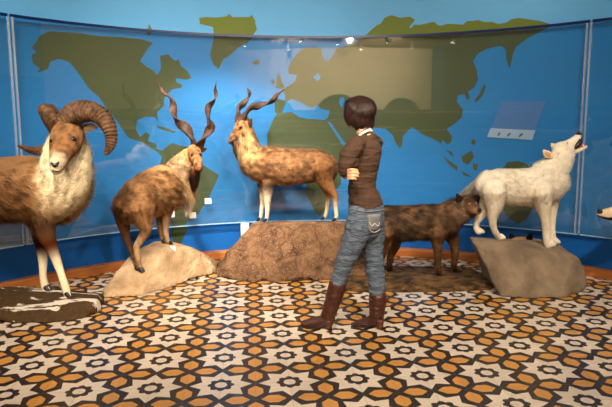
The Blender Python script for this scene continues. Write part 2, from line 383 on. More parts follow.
# the curved wall with the painted world map
GREEN = [
 [(35.4,73),(40.3,69),(32.5,63),(31.5,55),(37,52),(31.5,48),(35.4,42.5),(40,35.6),(49,31),(64,32),(79,33),(98,36),(120,37),(140,39),(153,42.5),(147,50),(140,61),(147,67),(153,70),(157,75),(161,69),(160,56),(168,54),(175,61),(179,59),(181,66),(187.5,71),(191.5,78),(186.5,80),(176,78),(176,82),(182.6,85),(181,88),(173,89),(167,94),(164,99.7),(164,105.6),(157,112.5),(158,122),(155,117),(145,117),(137,120),(136,129),(140,137),(146,132),(150,135),(148,141),(156,144),(157,149),(163,151),(165,148),(172,143),(183,146),(195,152),(203,165),(219,175),(215,184.6),(208,199),(199,213),(190.6,219),(184,226),(188,229),(184,237),(181,243.6),(173,243.6),(171,230),(171,219),(168,205),(164,190),(158,178),(159,168),(162,157),(158,152.5),(153,149),(147,145),(139,141),(129.5,138.5),(125.6,134),(119.7,125),(114,117),(107,109),(99,97),(88,88),(82.6,79),(76,70),(69,62),(59,59),(50,62),(48,69),(43,71)],
 [(156,125.5),(163,127),(170,129.5),(176,131.5),(174,133),(166,131),(158,128)],
 [(145,31),(148,28),(149,24),(151,27),(152.5,31.5),(149,36)],
 [(199,18),(206,17),(216,17.5),(225.6,16.5),(229.5,14),(232.5,17),(241,17),(249,17),(252,15),(255,20),(256,26),(257,29.5),(253,35),(248,43),(239,47),(237,49),(232.5,53),(228,57),(223.6,59),(221,64),(218.7,69),(213.8,65),(211,59),(210,54),(212,46),(214,36),(213,27),(206,25.5),(200,24)],
 [(252,63),(257,59.5),(260,61),(259,64.5),(254,64.5)],
 [(276,82),(278,72),(280,76),(282,82),(285,87),(281,89),(275,88),(277,85)], [(271,81),(274,78.5),(275,83),(272,84.5)],
 [(277,113),(275,112),(274.5,102),(277,99),(285,101),(285,94),(281,90),(285,88),(289,85.6),(295,81.6),(297,75),(289,74),(288,69),(289.6,65),(292,60),(296.5,55),(302,49),(310,47),(320,48),(326,52),(335,49),(346,46),(358,41),(366,35),(370,31),(373,28.5),(377,25),(380.7,23.6),(384.6,17.7),(391.5,15),(400,17.7),(410,16.7),(415,19.7),(413,22.6),(409,27.5),(411,28),(414,24.6),(419,25),(425.6,23.6),(433.5,21.6),(438,25),(442,25.6),(447,23.6),(455,24),(463,24.6),(467,21),(473,21),(477.7,20),(485,22),(492.5,22),(499,24),(506,22.6),(512,19),(517.6,18),(524,18.6),(531,19.7),(540,21),(549,23.6),(549,27),(538,33),(528,38),(521.5,43),(516,47),(512.7,55),(511,63),(509.7,69),(506.5,60),(506,50),(502,46),(494,47),(486.6,49),(477.7,54),(473,61),(477,70),(478,80),(474,88),(468,91.5),(470,98),(467,100),(464,94),(458,95.4),(457,102),(463,109),(462,117),(454.4,124),(446.5,129),(452,136),(451.5,141.6),(447.5,144.6),(442.6,139.7),(441,143),(444.6,148.5),(452.5,152.5),(453.4,157.4),(446.6,150.5),(440,143),(432.8,138.7),(425,135.7),(419,131.8),(412,127),(403,135.7),(402,145.6),(400,148.5),(396,143.6),(392.5,134.8),(385.6,128.9),(373.8,127.5),(368,131),(362,137),(355,143),(350,147),(351,151),(346,163),(341,170),(341,184),(333,193),(331,206),(320,216),(315.6,213),(305.7,193),(306.8,182),(300,170),(290,163),(275,159),(267,145),(267,135),(272,122)],
 [(484,84),(486,86),(483,95),(477,102),(474,101),(480,93)], [(461,157),(467,153),(472,150.5),(474,157),(468,165),(463,162)],
 [(473,163),(478,164),(477,171),(473,169)], [(441.6,154.4),(448.5,160),(458,167),(457,171),(449.5,165)], [(460,171),(466,173),(472,177),(465,176)],
 [(472,139),(476,141),(475,145),(471,144)],
 [(497,190),(499,175),(507,162),(518,161),(527,164),(534,172),(538,190),(533,208),(527,219),(518,224),(507,217),(501,205)]]
BLUE = [[(286,102),(292,99),(300,102),(306,105),(311,108),(318,105),(321,109),(329.5,110.5),(328,118),(324,120),(315,119),(308,119),(299,117),(292,112),(282,113)],
 [(327,121),(331,123),(338,133),(344,142),(350,146),(345,148),(340,141),(333,130)],
 [(321,50),(330,49),(336,50),(331,58),(326,62),(323,57)], [(313,77),(318,73),(321,78),(317,81)], [(340,98),(344,97),(345,104),(342,108),(339,103)]]
def wallpoly(L): return [Vector(ang(x, y, RW)) for x, y in L]
gp = [wallpoly(L) for L in GREEN]; bp = [wallpoly(L) for L in BLUE]
ZP = 2.485
verts = []; edges = []
for L in gp + bp:
    b = len(verts); verts += [v.copy() for v in L]; edges += [(b+i, b+(i+1) % len(L)) for i in range(len(L))]
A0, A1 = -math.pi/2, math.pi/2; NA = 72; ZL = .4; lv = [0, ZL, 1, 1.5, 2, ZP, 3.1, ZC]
b = len(verts)
for z in lv:
    for i in range(NA+1): verts.append(Vector((A0 + (A1-A0)*i/NA, z)))
for q in range(len(lv)):
    for i in range(NA):
        edges.append((b+q*(NA+1)+i, b+q*(NA+1)+i+1))
for i in range(NA+1):
    for q in range(len(lv)-1): edges.append((b+q*(NA+1)+i, b+(q+1)*(NA+1)+i))
ov, oe, of, _, _, _ = delaunay_2d_cdt([v.to_2d() for v in verts], edges, [], 0, 1e-6)
def inside(p, L):
    c = False; j = len(L)-1
    for i in range(len(L)):
        if (L[i].y > p.y) != (L[j].y > p.y) and p.x < (L[j].x-L[i].x)*(p.y-L[i].y)/(L[j].y-L[i].y)+L[i].x: c = not c
        j = i
    return c
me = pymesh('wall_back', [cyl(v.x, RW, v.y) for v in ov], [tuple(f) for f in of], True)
wb = struct(link('wall_back', me, [m_wall('sea_blue_paint', (0, 128, 200)), m_wall('land_green_paint', (64, 78, 26), .12), m_wall('sea_blue_lit', (92, 164, 216)), m_wall('land_green_lit', (96, 110, 34), .12), m_wall('sea_blue_shaded', (0, 84, 160)), m_wall('land_green_shaded', (46, 64, 34), .12)]))  # lighter copies above the panels, darker below: light and shade put into the paint
for p in me.polygons:
    c = sum((ov[i] for i in p.vertices), Vector((0, 0)))/len(p.vertices)
    g = any(inside(c, L) for L in gp) and not any(inside(c, L) for L in bp)
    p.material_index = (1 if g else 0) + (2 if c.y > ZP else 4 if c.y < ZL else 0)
# flat side and rear walls, dark panelling below
def m_room(c1, c2, z=1.9):
    n = N('panelled_plaster'); o = n.n('NewGeometry').outputs['Position']; sx = n.n('SeparateXYZ'); n.set(sx.inputs[0], o)
    a = n.noise(2, 4, .6, o); f = n.math('GREATER_THAN', sx.outputs[2], z)
    c = n.mix(f, lin(c2), lin(c1)); c = n.mix(.3, c, n.mix(a, (.6,)*3, (1.3,)*3), 'MULTIPLY'); return n.bsdf(c, .6, .3)
cream = m_wall('cream_plaster', (214, 192, 158))
for nm, x in (('wall_left', CX-RW), ('wall_right', CX+RW)):
    V, Fc = box_vf((min(x, x+math.copysign(.12, x)), -5, 0), (max(x, x+math.copysign(.12, x)), CY, ZC)); struct(link(nm, pymesh(nm, V, Fc, False), m_room((56, 84, 120), (24, 30, 44)) if nm == 'wall_left' else m_room((214, 192, 158), (60, 40, 28))))
# rear wall with three arched openings
def arch_wall():
    x0, x1 = CX-RW, CX+RW; y = -5; V = []; Fc = []
    ops = [(-2.3, .85), (.25, 1.0), (2.8, .85)]; xs = [x0]
    out = [Vector((x0, 0)), ]
    for c, hw in ops:
        out += [Vector((c-hw, 0)), Vector((c-hw, 1.7))]
        out += [Vector((c - hw*math.cos(t), 1.7 + hw*.8*math.sin(t))) for t in np.linspace(.2, math.pi-.2, 9)]
        out += [Vector((c+hw, 1.7)), Vector((c+hw, 0))]
    out += [Vector((x1, 0)), Vector((x1, ZC)), Vector((x0, ZC))]
    bm = bmesh.new(); f = bm.faces.new([bm.verts.new((p.x, y, p.y)) for p in out])
    r = bmesh.ops.extrude_face_region(bm, geom=[f])
    for v in r['geom']:
        if isinstance(v, bmesh.types.BMVert): v.co.y -= .3
    bmesh.ops.recalc_face_normals(bm, faces=bm.faces); me = bpy.data.meshes.new('wall_rear'); bm.to_mesh(me); bm.free(); return me
struct(link('wall_rear', arch_wall(), m_room((222, 202, 168), (44, 28, 20), 2.0)))
# baseboard: a low timber plinth following the wall
n = N('orange_timber'); o_ = n.obj((1, 1, 9)); a_ = n.noise(3, 6, .6, o_)
M_wood = n.bsdf(n.mix(a_, lin((132, 72, 30)), lin((196, 120, 60))), .45, .4, bump=a_, bstr=.1)
V = []; Fc = []; NB = 64
for i in range(NB+1):
    a = A0 + (A1-A0)*i/NB
    V += [cyl(a, RB, 0), cyl(a, RB, .07), cyl(a, RB+.012, .082), cyl(a, RW-.002, .082), cyl(a, RW-.002, 0)]
for i in range(NB):
    for k in range(5): a = i*5+k; b = i*5+(k+1) % 5; Fc.append((a, b, b+5, a+5))
Fc += [tuple(range(5)), tuple(range(NB*5, NB*5+5))[::-1]]
struct(link('baseboard_back', pymesh('baseboard_back', V, Fc, False), M_wood))

# ------------------------------------------------------------------ plexiglass panels
def sheet(a0, a1, R0, R1, z0, z1, n=24):
    V = []; Fc = []
    for i in range(n+1):
        a = a0+(a1-a0)*i/n; V += [cyl(a, R0, z0), cyl(a, R0, z1), cyl(a, R1, z1), cyl(a, R1, z0)]
    for i in range(n):
        for k in range(4): a = i*4+k; b = i*4+(k+1) % 4; Fc.append((a, b, b+4, a+4))
    return V, Fc + [(0, 1, 2, 3), (n*4+3, n*4+2, n*4+1, n*4)]
PX = m_plexi('plexiglass', .012, gl=.08); ED = plain('navy_edge', (8, 28, 78), .3); BE = plain('pale_edge', (150, 190, 220), .3)
ST = m_plexi('clear_joint', .2, gl=.16)
aL, _ = ang(15, 90, RP); aR, _ = ang(586, 90, RP)
for lab, a0, a1 in (('narrow clear plexiglass panel at the left end of the curved map wall', A0+.02, aL-.006),
                    ('wide clear curved plexiglass panel covering the middle of the painted world map', aL, aR),
                    ('clear plexiglass panel right of the howling white wolf', aR+.006, A1-.02)):
    t = thing('plexiglass_panel', lab, 'glass panel', cyl((a0+a1)/2, RP, .36)); off = t.location.copy()
    V, Fc = sheet(a0, a1, RP, RP+.006, .405, 2.465, 40); link('pane', pymesh('pane', V, Fc, True, off, True), PX, t)
    V, Fc = sheet(a0, a1, RP-.006, RP+.012, 2.465, 2.49, 40); link('top_edge', pymesh('top_edge', V, Fc, True, off, True), ED, t)
    V, Fc = sheet(a0, a1, RP-.006, RP+.012, .395, .405, 40); link('bottom_edge', pymesh('bottom_edge', V, Fc, True, off, True), BE, t)
    if lab.startswith('wide'):
        for s_, c in ((0, a0), (1, a1)):
            for d in (-.006, .004):
                V, Fc = sheet(c+d-.0022, c+d+.0022, RP-.014, RP-.001, .405, 2.465, 2); link('joint_strip', pymesh('joint_strip', V, Fc, False, off), ST, t)
# cards stuck to the plexiglass
def card(x0, y0, x1, y1, lab, nm='name_card', R=RP-.009):
    A, z1 = ang(x0, y0, R); B, _ = ang(x1, y0, R); _, z0 = ang(x0, y1, R)
    V, Fc = sheet(A, B, R, R+.003, z0, z1, 2); c = cyl((A+B)/2, R, z0)
    tag(link(nm, pymesh(nm, V, Fc, False, c), M_card, None, c), lab, 'card', 'white cards on the plexiglass')
card(169, 211, 174.5, 217.5, 'small white card just right of the front legs of the shaggy goat')
card(189.5, 212.5, 196, 218.5, 'small white card low over the map, the middle one of three')
card(204.8, 198.5, 211.3, 204, 'small white card over the eastern edge of South America, highest of three')
# reflection in the plexiglass, put on the wall as a coloured sheet
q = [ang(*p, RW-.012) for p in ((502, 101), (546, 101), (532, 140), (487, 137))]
def reflection_sheet():
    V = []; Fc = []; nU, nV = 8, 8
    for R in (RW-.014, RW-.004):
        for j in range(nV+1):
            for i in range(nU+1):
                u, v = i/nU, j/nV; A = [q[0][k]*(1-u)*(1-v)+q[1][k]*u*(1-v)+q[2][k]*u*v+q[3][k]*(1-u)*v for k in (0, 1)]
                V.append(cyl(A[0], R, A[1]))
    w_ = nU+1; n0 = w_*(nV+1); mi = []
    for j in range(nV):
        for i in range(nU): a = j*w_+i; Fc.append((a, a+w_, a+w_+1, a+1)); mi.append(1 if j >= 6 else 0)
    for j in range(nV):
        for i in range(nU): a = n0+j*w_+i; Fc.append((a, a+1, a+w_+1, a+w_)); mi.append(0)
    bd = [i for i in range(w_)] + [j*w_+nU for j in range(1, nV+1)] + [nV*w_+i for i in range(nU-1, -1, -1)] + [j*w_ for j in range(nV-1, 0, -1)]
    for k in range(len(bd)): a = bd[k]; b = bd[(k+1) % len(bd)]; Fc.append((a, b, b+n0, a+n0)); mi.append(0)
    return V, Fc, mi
V, Fc, mi = reflection_sheet(); c = cyl(q[0][0], RW, q[3][1]); t = thing('panel_reflection', 'slanted pale blue reflection with white lower strip, built as a sheet above the white wolf', 'reflection_sheet', c)
me = pymesh('reflection_sheet', V, Fc, False, c); bo = link('reflection_sheet', me, [plain('pale_blue_reflection', (70, 124, 188), .5, var=.05), plain('white_reflection', (160, 190, 216), .5, var=.05)], t)
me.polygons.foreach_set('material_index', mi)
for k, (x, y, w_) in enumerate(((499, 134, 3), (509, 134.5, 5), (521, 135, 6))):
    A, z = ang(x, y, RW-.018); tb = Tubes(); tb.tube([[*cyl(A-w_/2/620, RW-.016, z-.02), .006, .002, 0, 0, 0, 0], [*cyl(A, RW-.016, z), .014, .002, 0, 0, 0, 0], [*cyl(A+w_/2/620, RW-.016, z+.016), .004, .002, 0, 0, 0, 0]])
    link('reflected_mark', tb.mesh('reflected_mark', c), plain('grey_reflection', (90, 100, 110)), t)  # dark details of the same reflection, modelled as marks

# ------------------------------------------------------------------ ceiling spotlights
M_lampm = plain('white_metal_can', (225, 225, 220), .35)
n = N('lamp_glow'); e = n.n('Emission'); e.inputs[0].default_value = (1, .86, .68, 1); e.inputs[1].default_value = 60; n.t.links.new(e.outputs[0], n.out.inputs[0]); M_glow = n.m
where = ['over the brown ram', 'over the twisted-horn goat on pale rock', 'over the goat on the big rock', 'over the woman', 'over the white wolf',
         'beside the left end of the map wall', 'near the middle of the map wall', 'over the left half of the tiled floor', 'over the right half of the tiled floor', 'at the back of the room'] + ['added to brighten the upper map wall'] * 4 + ['added to brighten the reflected rear wall'] * 2 + ['added for the glow on the lower map wall'] + ['in the scattered rows towards the rear wall'] * 8
for k, (x, y, tx, ty, tz, wt, ha) in enumerate(SPOTS):
    t = thing('ceiling_spotlight', 'white can spotlight on the ceiling ' + where[k], 'spotlight', (x, y, ZC), 'spotlights on the ceiling')  # some of these spotlights are added, see where
    tb = Tubes(); tb.tube([[x, y, ZC-.001, .012, .012, 0, 0, 0, 0], [x, y, ZC-.1, .012, .012, 0, 0, 0, 0]], ref=(1, 0, 0), n=1, cap=False); link('stem', tb.mesh('stem', t.location), M_lampm, t)
    p = Vector((x, y, ZC-.13)); d = (Vector((tx, ty, tz))-p).normalized(); a = p - d*.06; b = p + d*.07
    tb = Tubes(); tb.tube([[*a, .045, .045, 0, 0, 0, 0], [*b, .055, .055, 0, 0, 0, 0]], ref=(1, 0, .1), n=1, cap=False, seg=20); link('housing', tb.mesh('housing', t.location), M_lampm, t)
    tb = Tubes(); tb.tube([[*(b+d*.001), .047, .047, 0, 0, 0, 0], [*(b+d*.006), .047, .047, 0, 0, 0, 0]], ref=(1, 0, .1), n=1, cap=False, seg=20); link('lamp_lens', tb.mesh('lamp_lens', t.location), M_glow, t)
    L = bpy.data.lights.new('spot', 'SPOT'); L.energy = wt; L.color = WARM; L.spot_size = math.radians(2*ha); L.spot_blend = .8; L.shadow_soft_size = .06
    lo = bpy.data.objects.new('spot', L); COL.objects.link(lo); lo.parent = t; lo.location = (b + d*.03) - t.location; lo.rotation_euler = d.to_track_quat('-Z', 'Y').to_euler()

# ================================================================== ROCKS
def rock(pts, voxel, amp, sc, mat, name, lab, crack=0, ridge=0, smooth=2, cat='rock', flat=None):
    bm = bmesh.new()
    for p in pts: bm.verts.new(p)
    bmesh.ops.convex_hull(bm, input=bm.verts); 
    bmesh.ops.delete(bm, geom=[v for v in bm.verts if not v.link_faces], context='VERTS')
    bmesh.ops.recalc_face_normals(bm, faces=bm.faces)
    me = bpy.data.meshes.new(name); bm.to_mesh(me); bm.free(); me = remesh(me, voxel, smooth, name)
    P, Nn = vnp(me)
    d = amp*(nz(P, sc) + .5*nz(P, sc*2.3, 9) + .25*nz(P, sc*5, 3))
    if crack: d -= crack*np.clip(.12-np.abs(nz(P, sc*.8, 31)), 0, 1)/.12
    if ridge:
        Q = P*np.array([1, 1, 2.2]); d += ridge*(.5-2*np.abs(nz(Q, 3.1, 12))) + ridge*.5*(.5-2*np.abs(nz(Q, 7.3, 22)))
    up = np.clip(Nn[:, 2], 0, 1); d *= (1-.85*up); P = P + Nn*d[:, None]
    P[:, 2] = np.maximum(P[:, 2], 0); cen = Vector((float(P[:, 0].mean()), float(P[:, 1].mean()), 0))
    me.vertices.foreach_set('co', (P-np.array(cen)).ravel()); me.update()
    o = link(name, me, mat, None, cen); tag(o, lab, cat); return o, bvh_of(me, cen)
def ground(L): return [atz(x, y, 0) for x, y in L]
def up(L): return [at(x, y, D) for x, y, D in L]
g = ground([(104, 297), (101, 293), (120, 298), (142, 296), (166, 288), (192, 281), (213, 274), (218, 271)]) + [Vector((-.98, 6.2, 0)), Vector((-1.75, 5.85, 0))]
rk1, b1 = rock(g + up([(113, 275, 5.15), (126, 258, 5.3), (128, 274, 5.08), (143, 246, 5.45), (155, 241, 5.6), (166, 240, 5.6), (168, 249, 5.35), (193, 247, 5.7), (205, 253, 5.75), (213, 262, 5.8), (150, 270, 5.12), (186, 262, 5.5)]),
    .02, .035, 3.2, m_rock('pale_stone', (160, 128, 94), (222, 190, 150), None, 3), 'rock', 'pale beige smooth rock under the twisted-horn goat seen from behind')
g = ground([(218, 277), (222, 279), (258, 281.5), (297, 282), (331, 279), (372, 276)]) + [Vector((-.95, 6.2, 0)), Vector((.75, 6.25, 0)), Vector((.8, 6.0, 0))]
rk2, b2 = rock(g + up([(218, 268, 5.65), (241, 237, 5.8), (252, 222.5, 6.0), (256, 221.5, 6.22), (270, 224, 5.85), (335, 224, 5.85), (345, 221.5, 6.22), (374, 224, 5.9), (378, 232, 5.9), (300, 224.5, 5.82)]),
    .018, .06, 3.0, m_rock('brown_stone', (96, 66, 46), (168, 124, 88), (186, 146, 108), 9, 1.6, streak=.45), 'rock', 'large flat-topped rough brown rock in the centre, under the standing goat', crack=.05, ridge=.05, smooth=1)
g = ground([(500, 297), (520, 298.5), (562, 299), (580, 292), (588, 285)]) + [Vector((1.75, 5.5, 0)), Vector((2.4, 5.55, 0)), Vector((2.55, 5.2, 0))]
rk3, b3 = rock(g + up([(470, 237, 5.35), (472, 243, 5.2), (500, 242, 5.12), (516, 240, 5.35), (552, 251, 5.05), (560, 245, 5.4), (578, 257, 5.15), (584, 268, 5.2), (500, 252, 5.0), (535, 262, 4.95), (570, 266, 5.0), (474, 240, 5.6), (555, 241, 5.42)]),
    .02, .03, 2.6, m_rock('grey_brown_stone', (104, 88, 70), (146, 126, 102), None, 3, .6), 'rock', 'smooth grey-brown rock under the howling white wolf')
n = N('snowy_ground'); o_ = n.obj(); a_ = n.noise(3.1, 6, .6, n.obj((.7, 1.6, 1)), .6); b_ = n.noise(30, 4, .7, o_); c_ = n.noise(90, 3, .7, o_)
cc = n.mix(b_, lin((26, 16, 8)), lin((92, 66, 36))); cc = n.mix(n.ramp(a_, [(.55, (0,)*3), (.565, (1,)*3)]), cc, n.mix(c_, lin((178, 158, 134)), lin((236, 226, 212))))
MS = n.bsdf(cc, .8, .2, bump=b_, bstr=.8, bdist=.02)
g = ground([(-110, 322), (-60, 322), (0, 321.5), (36, 323.5), (65, 322), (87, 318), (99, 311), (104, 302), (104, 294)]) + [at(70, 289, 5.15) * Vector((1, 1, 0)) if False else Vector((-2.05, 5.02, 0)), Vector((-2.5, 4.9, 0)), Vector((-2.95, 4.45, 0))]
sl, bs = rock(g + up([(-100, 308, 4.3), (-55, 300, 4.5), (0, 287, 4.8), (20, 286, 4.95), (42, 291, 4.95), (70, 290, 5.0), (98, 294, 4.75), (96, 301, 4.5), (68, 312, 4.35), (30, 314, 4.3), (0, 312, 4.3)]),
    .016, .03, 5, MS, 'ground_slab', 'low dark brown ground slab with white snowy patches under the ram', cat='display base')
g = ground([(342, 290), (352, 292), (400, 292.5), (450, 292.5), (492, 290), (500, 284)]) + [Vector((.35, 6.1, 0)), Vector((1.75, 5.95, 0))]
n = N('leaf_litter'); o_ = n.obj(); a_ = n.noise(9, 5, .7, o_); b_ = n.noise(60, 3, .7, o_)
ML = n.bsdf(n.mix(.6, n.mix(n.ramp(a_, [(.4, (0,)*3), (.62, (1,)*3)]), lin((48, 34, 22)), lin((120, 88, 50))), n.mix(b_, (.4,)*3, (1.6,)*3), 'MULTIPLY'), .85, .2, bump=b_, bstr=1, bdist=.02)
sl2, bl = rock(g + up([(350, 281, 5.3), (420, 282, 5.3), (488, 281, 5.3), (360, 268, 5.95), (478, 267, 5.95)]), .016, .02, 6, ML, 'ground_slab', 'low dark leaf-littered base under the dark wolf', cat='display base')
def card_on(bv, px, py, wd, hg, lab):
    p, nn = hit(bv, px, py); V, Fc = box_vf((-wd/2, -.006, -.02), (wd/2, .006, hg))
    tag(link('name_card', pymesh('name_card', V, Fc, False), M_card, None, p), lab, 'card')
card_on(b1, 173, 249, .05, .03, 'tiny white card lying on the pale rock beside the goat forefeet')
p = at(245, 234, 6.35); V, Fc = box_vf((-.05, -.015, 0), (.045, .015, .36)); p.z = .082
p = Vector((-.72, 6.42, 0)); x_ = at(245, 228, p.y)
V, Fc = box_vf((-.045, -.02, 0), (.045, .02, at(245, 223.5, p.y).z)); tag(link('white_post', pymesh('white_post', V, Fc, False), M_card, None, (x_.x, p.y + .0, 0)), 'short white post half hidden at the left end of the big brown rock', 'post')

# ================================================================== ANIMALS
def ground_D(bv, px, py, dflt):
    p, nn = hit(bv, px, py); return p.y if p is not None else dflt
def hooves(root, spots, D, r=2.6):
    pass
def hoof(root, p, sx=1, size=.028, ang_=0):
    """cloven hoof: two small toes"""
    tb = Tubes()
    for s_ in (-1, 1):
        dx = Vector((math.cos(ang_), math.sin(ang_), 0)); sy = Vector((-dx.y, dx.x, 0))*s_*size*.42
        a = p + sy + Vector((0, 0, size*.9)) - dx*size*.1; b = p + sy + Vector((0, 0, size*.35)) + dx*size*.5; c = p + sy + dx*size*1.15 + Vector((0, 0, size*.12))
        tb.tube([[*a, size*.6, size*.42, 0, 0, 0, 0], [*b, size*.5, size*.4, 0, 0, 0, 0], [*c, size*.15, size*.2, 0, 0, 0, 0]], seg=10)
    me = tb.mesh('hoof', rootloc(root)); z0 = p.z - root.location.z
    for v in me.vertices: v.co.z = max(v.co.z, z0-.004)
    return link('hoof', me, M_hoof, root)
def m_horn(name, c1, c2, sc):
    n = N(name); o_ = n.obj(); a = n.noise(sc, 5, .7, o_); b = n.noise(sc*6, 3, .7, o_)
    return n.bsdf(n.mix(n.ramp(a, [(.35, (0,)*3), (.65, (1,)*3)]), lin(c1), lin(c2)), .65, .25, bump=b, bstr=.5, bdist=.006)
M_mh = m_horn('twisted_horn', (16, 10, 7), (74, 48, 34), 14); M_rh = m_horn('ribbed_horn', (40, 24, 13), (104, 72, 44), 22)
M_tan = plain('tan_ear', (150, 104, 66), .8, .1); M_dke = plain('dark_ear', (46, 30, 20), .8, .1); M_ivory = plain('pale_ear', (226, 204, 168), .8, .1)
M_pink = plain('pinkish_ear', (196, 150, 116), .8, .1)
def twisted_horn(root, nodes, turns, w=1.08, flat=.42):
    tb = Tubes(); tb.px([(x, y, D, r*w, flat) for x, y, D, r in nodes], (60, 40, 30), 0, n=10, seg=14, twist=turns*2*math.pi,
        shape=lambda a: 1 + .12*math.cos(3*a))
    return link('horn', tb.mesh('horn', rootloc(root)), M_mh, root)

BRN = (122, 86, 54); DRK = (44, 28, 18); TAN = (172, 130, 86); WHT = (232, 214, 184); LTN = (206, 170, 118)
# ---------------- the standing markhor on the big rock
def fD(bv, x, y, d): return ground_D(bv, x, y, d)
D = 6.0
root = thing('goat', 'brown twisted-horn goat standing side-on atop the large brown rock', 'goat', at(290, 224, D), 'twisted-horn goats')
root.location.z -= .02
T = Tubes()
C0 = (142, 102, 68)
T.px([(254,162,D,15,1.1,(176,138,96),.05), (259,163.5,D,17.5,1.05,(152,110,70),.04), (270,165.5,D,19,1,C0,.03), (286,166.5,D,18.5,1.05,C0,.03), (302,166,D,17.5,1.05,C0,.03), (317,165,D,16,1.05,C0,.03), (326,167,D,12,1.1,C0,.03)], C0, .03)
T.px([(245,123,D,6.2,1,TAN,.02), (247,135,D,8,.9,TAN,.035), (249,147,D,11,.85,LTN,.055), (253,158,D,14,.95,LTN,.06)], TAN, .04)
T.px([(245,121.5,D,6.3,.8), (240.5,127.5,D,6.3,.85), (236,134.5,D,4.6,.9), (232,139.5,D,3.6,.95,(120,80,52)), (230.8,141,D,3,.95,(80,50,36))], (150,104,66), .012)
T.px([(234,142,D,2.4,1,DRK), (236.5,150,D,3,.8,DRK), (238.5,158,D,1.6,.8,DRK)], DRK, .04)
T.px([(332,158,D,3,1,DRK), (334.5,165,D,2.8,1,DRK), (335,172,D,2.2,1,DRK), (333.5,179,D,1.2,1,DRK)], DRK, .02)
hl = []
def leg(T, nodes, col, low, y_low, bv, Dl, hoofr=.03, fur=.008, ratio=1.0, end=None, thin=.88):
    """last node sits on the rock; its depth comes from the surface"""
    x, y = nodes[-1][:2]; p, _ = hit(bv, x, y); De = p.y if p is not None else Dl
    N_ = len(nodes); out = []
    for i, q in enumerate(nodes):
        t = i/(N_-1); Dq = Dl + (De-Dl)*t**1.5
        out.append((q[0], q[1]-(.9 if i == N_-1 else 0), Dq, q[2]*(thin if i > 1 else 1), ratio, low if q[1] > y_low else col, fur if i else .02))
    T.px(out, col); return at(x, y, De)
for nd, Dl in (([(263,184,6),(263,198,3.4),(262,208,2.7),(261,216,2.2),(259.3,220.5,2)], D+.08), ([(268,183,7),(267.5,199,3.6),(267.5,209,2.8),(267,216,2.3),(266,221.5,2.1)], D-.1)):
    hl.append(leg(T, nd, (76,48,30), WHT, 197, b2, Dl))
for nd, Dl in (([(321,172,9),(324,184,5.5),(328,196,3.2),(327.3,206,2.4),(325.5,215,2.1),(323.5,219.5,2)], D+.1), ([(322,168,13),(326,182,8),(332,191,5),(335.5,197,3.5),(335.6,207,2.6),(336.5,216,2.3),(335,221,2)], D-.1)):
    hl.append(leg(T, nd, (140,96,58), (216,188,152), 198, b2, Dl))
def cf(P, Nn, col, fur):
    m = nz(P, 9, 5); col = col*(1+.35*m)[:, None]
    dk = np.clip((nz(P*np.array([.7, 1, 1.6]), 40, 2)-.1)*3, 0, 1)[:, None]; col = col*(1-.3*dk)
    hd = np.clip((at(250,118,D).x-P[:, 0])/.05, 0, 1)*(P[:, 2] > at(240,146,D).z); hn = np.clip((nz(P, 38, 7)+.05)*4, 0, 1)*hd; col = col*(1-.65*hn[:, None]) + np.array(lin((190, 140, 96)))*(.12*hd*(1-hn))[:, None]
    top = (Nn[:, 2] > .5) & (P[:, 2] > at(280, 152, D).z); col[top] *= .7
    return col, fur
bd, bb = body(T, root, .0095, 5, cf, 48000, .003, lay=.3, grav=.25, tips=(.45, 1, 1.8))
for p in hl: hoof(root, p, ang_=math.pi)
twisted_horn(root, [(239,121,D+.05,3.6),(238,113,D+.06,3.7),(239.5,107,D+.08,3.2),(244,102.5,D+.1,2.9),(248.2,97.5,D+.12,2.5),(249.6,92.5,D+.13,1.7),(247.5,88.5,D+.14,.6)], 1.1)
twisted_horn(root, [(242,121,D-.03,3.8),(246,113.5,D-.05,4.2),(252,107.5,D-.08,3.9),(260,104.8,D-.1,3.4),(268,103.5,D-.13,3),(273.5,100,D-.15,2.6),(277.5,94.5,D-.17,2),(285,89,D-.19,.6)], 1.3)
ear(bb, root, (249,127), (251.5,118), D-.05, 2.4, M_dke)
eye_at(bb, 240.5, 127.5, .016, root); pn, _ = hit(bb, 231.6, 141.5)
if pn: ball('nose', pn, .014, M_nose, root, (1, 1, .8))

# ---------------- the markhor seen from behind on the pale rock
root = thing('goat', 'shaggy brown goat with tall corkscrew horns on the pale rock, rump towards the viewer', 'goat', at(150, 262, 5.3), 'twisted-horn goats')
root.location.z = .25
T = Tubes(); C1 = (146, 106, 68); Z = (170, 138, 102)
T.px([(131,205,5.28,17,1.1,(116,78,46),.04), (137,200,5.33,19.5,1.1,C1,.04), (148,194,5.42,22,.95,C1,.04), (160,189,5.5,23,.85,C1,.045), (170,186,5.58,22,.8,(160,116,72),.06), (177,185,5.62,18,.85,Z,.08)], C1, .04)
T.px([(174,179,5.62,17,.75,Z,.07), (180,169,5.62,13.5,.8,Z,.07), (186,160,5.6,10,.85,(176,136,90),.05), (191,154,5.56,7.5,.9,TAN,.02)], Z, .06)
T.px([(176,176,5.58,15,.8,Z,.09), (180,188,5.55,13.5,.7,Z,.1), (183,197,5.55,10,.6,(200,186,164),.1), (185,203,5.55,5,.6,(200,186,164),.09)], Z, .1)
T.px([(194,150,5.52,6.8,.9), (196,157,5.46,6.2,1), (198,164,5.41,4.6,1), (198.6,168.5,5.38,3.8,1,(120,76,48))], (150,100,62), .01)
T.px([(195,170,5.44,4.6,1,DRK), (194.5,178,5.46,4.4,.9,DRK), (194,186,5.48,2.2,.9,DRK)], DRK, .045)
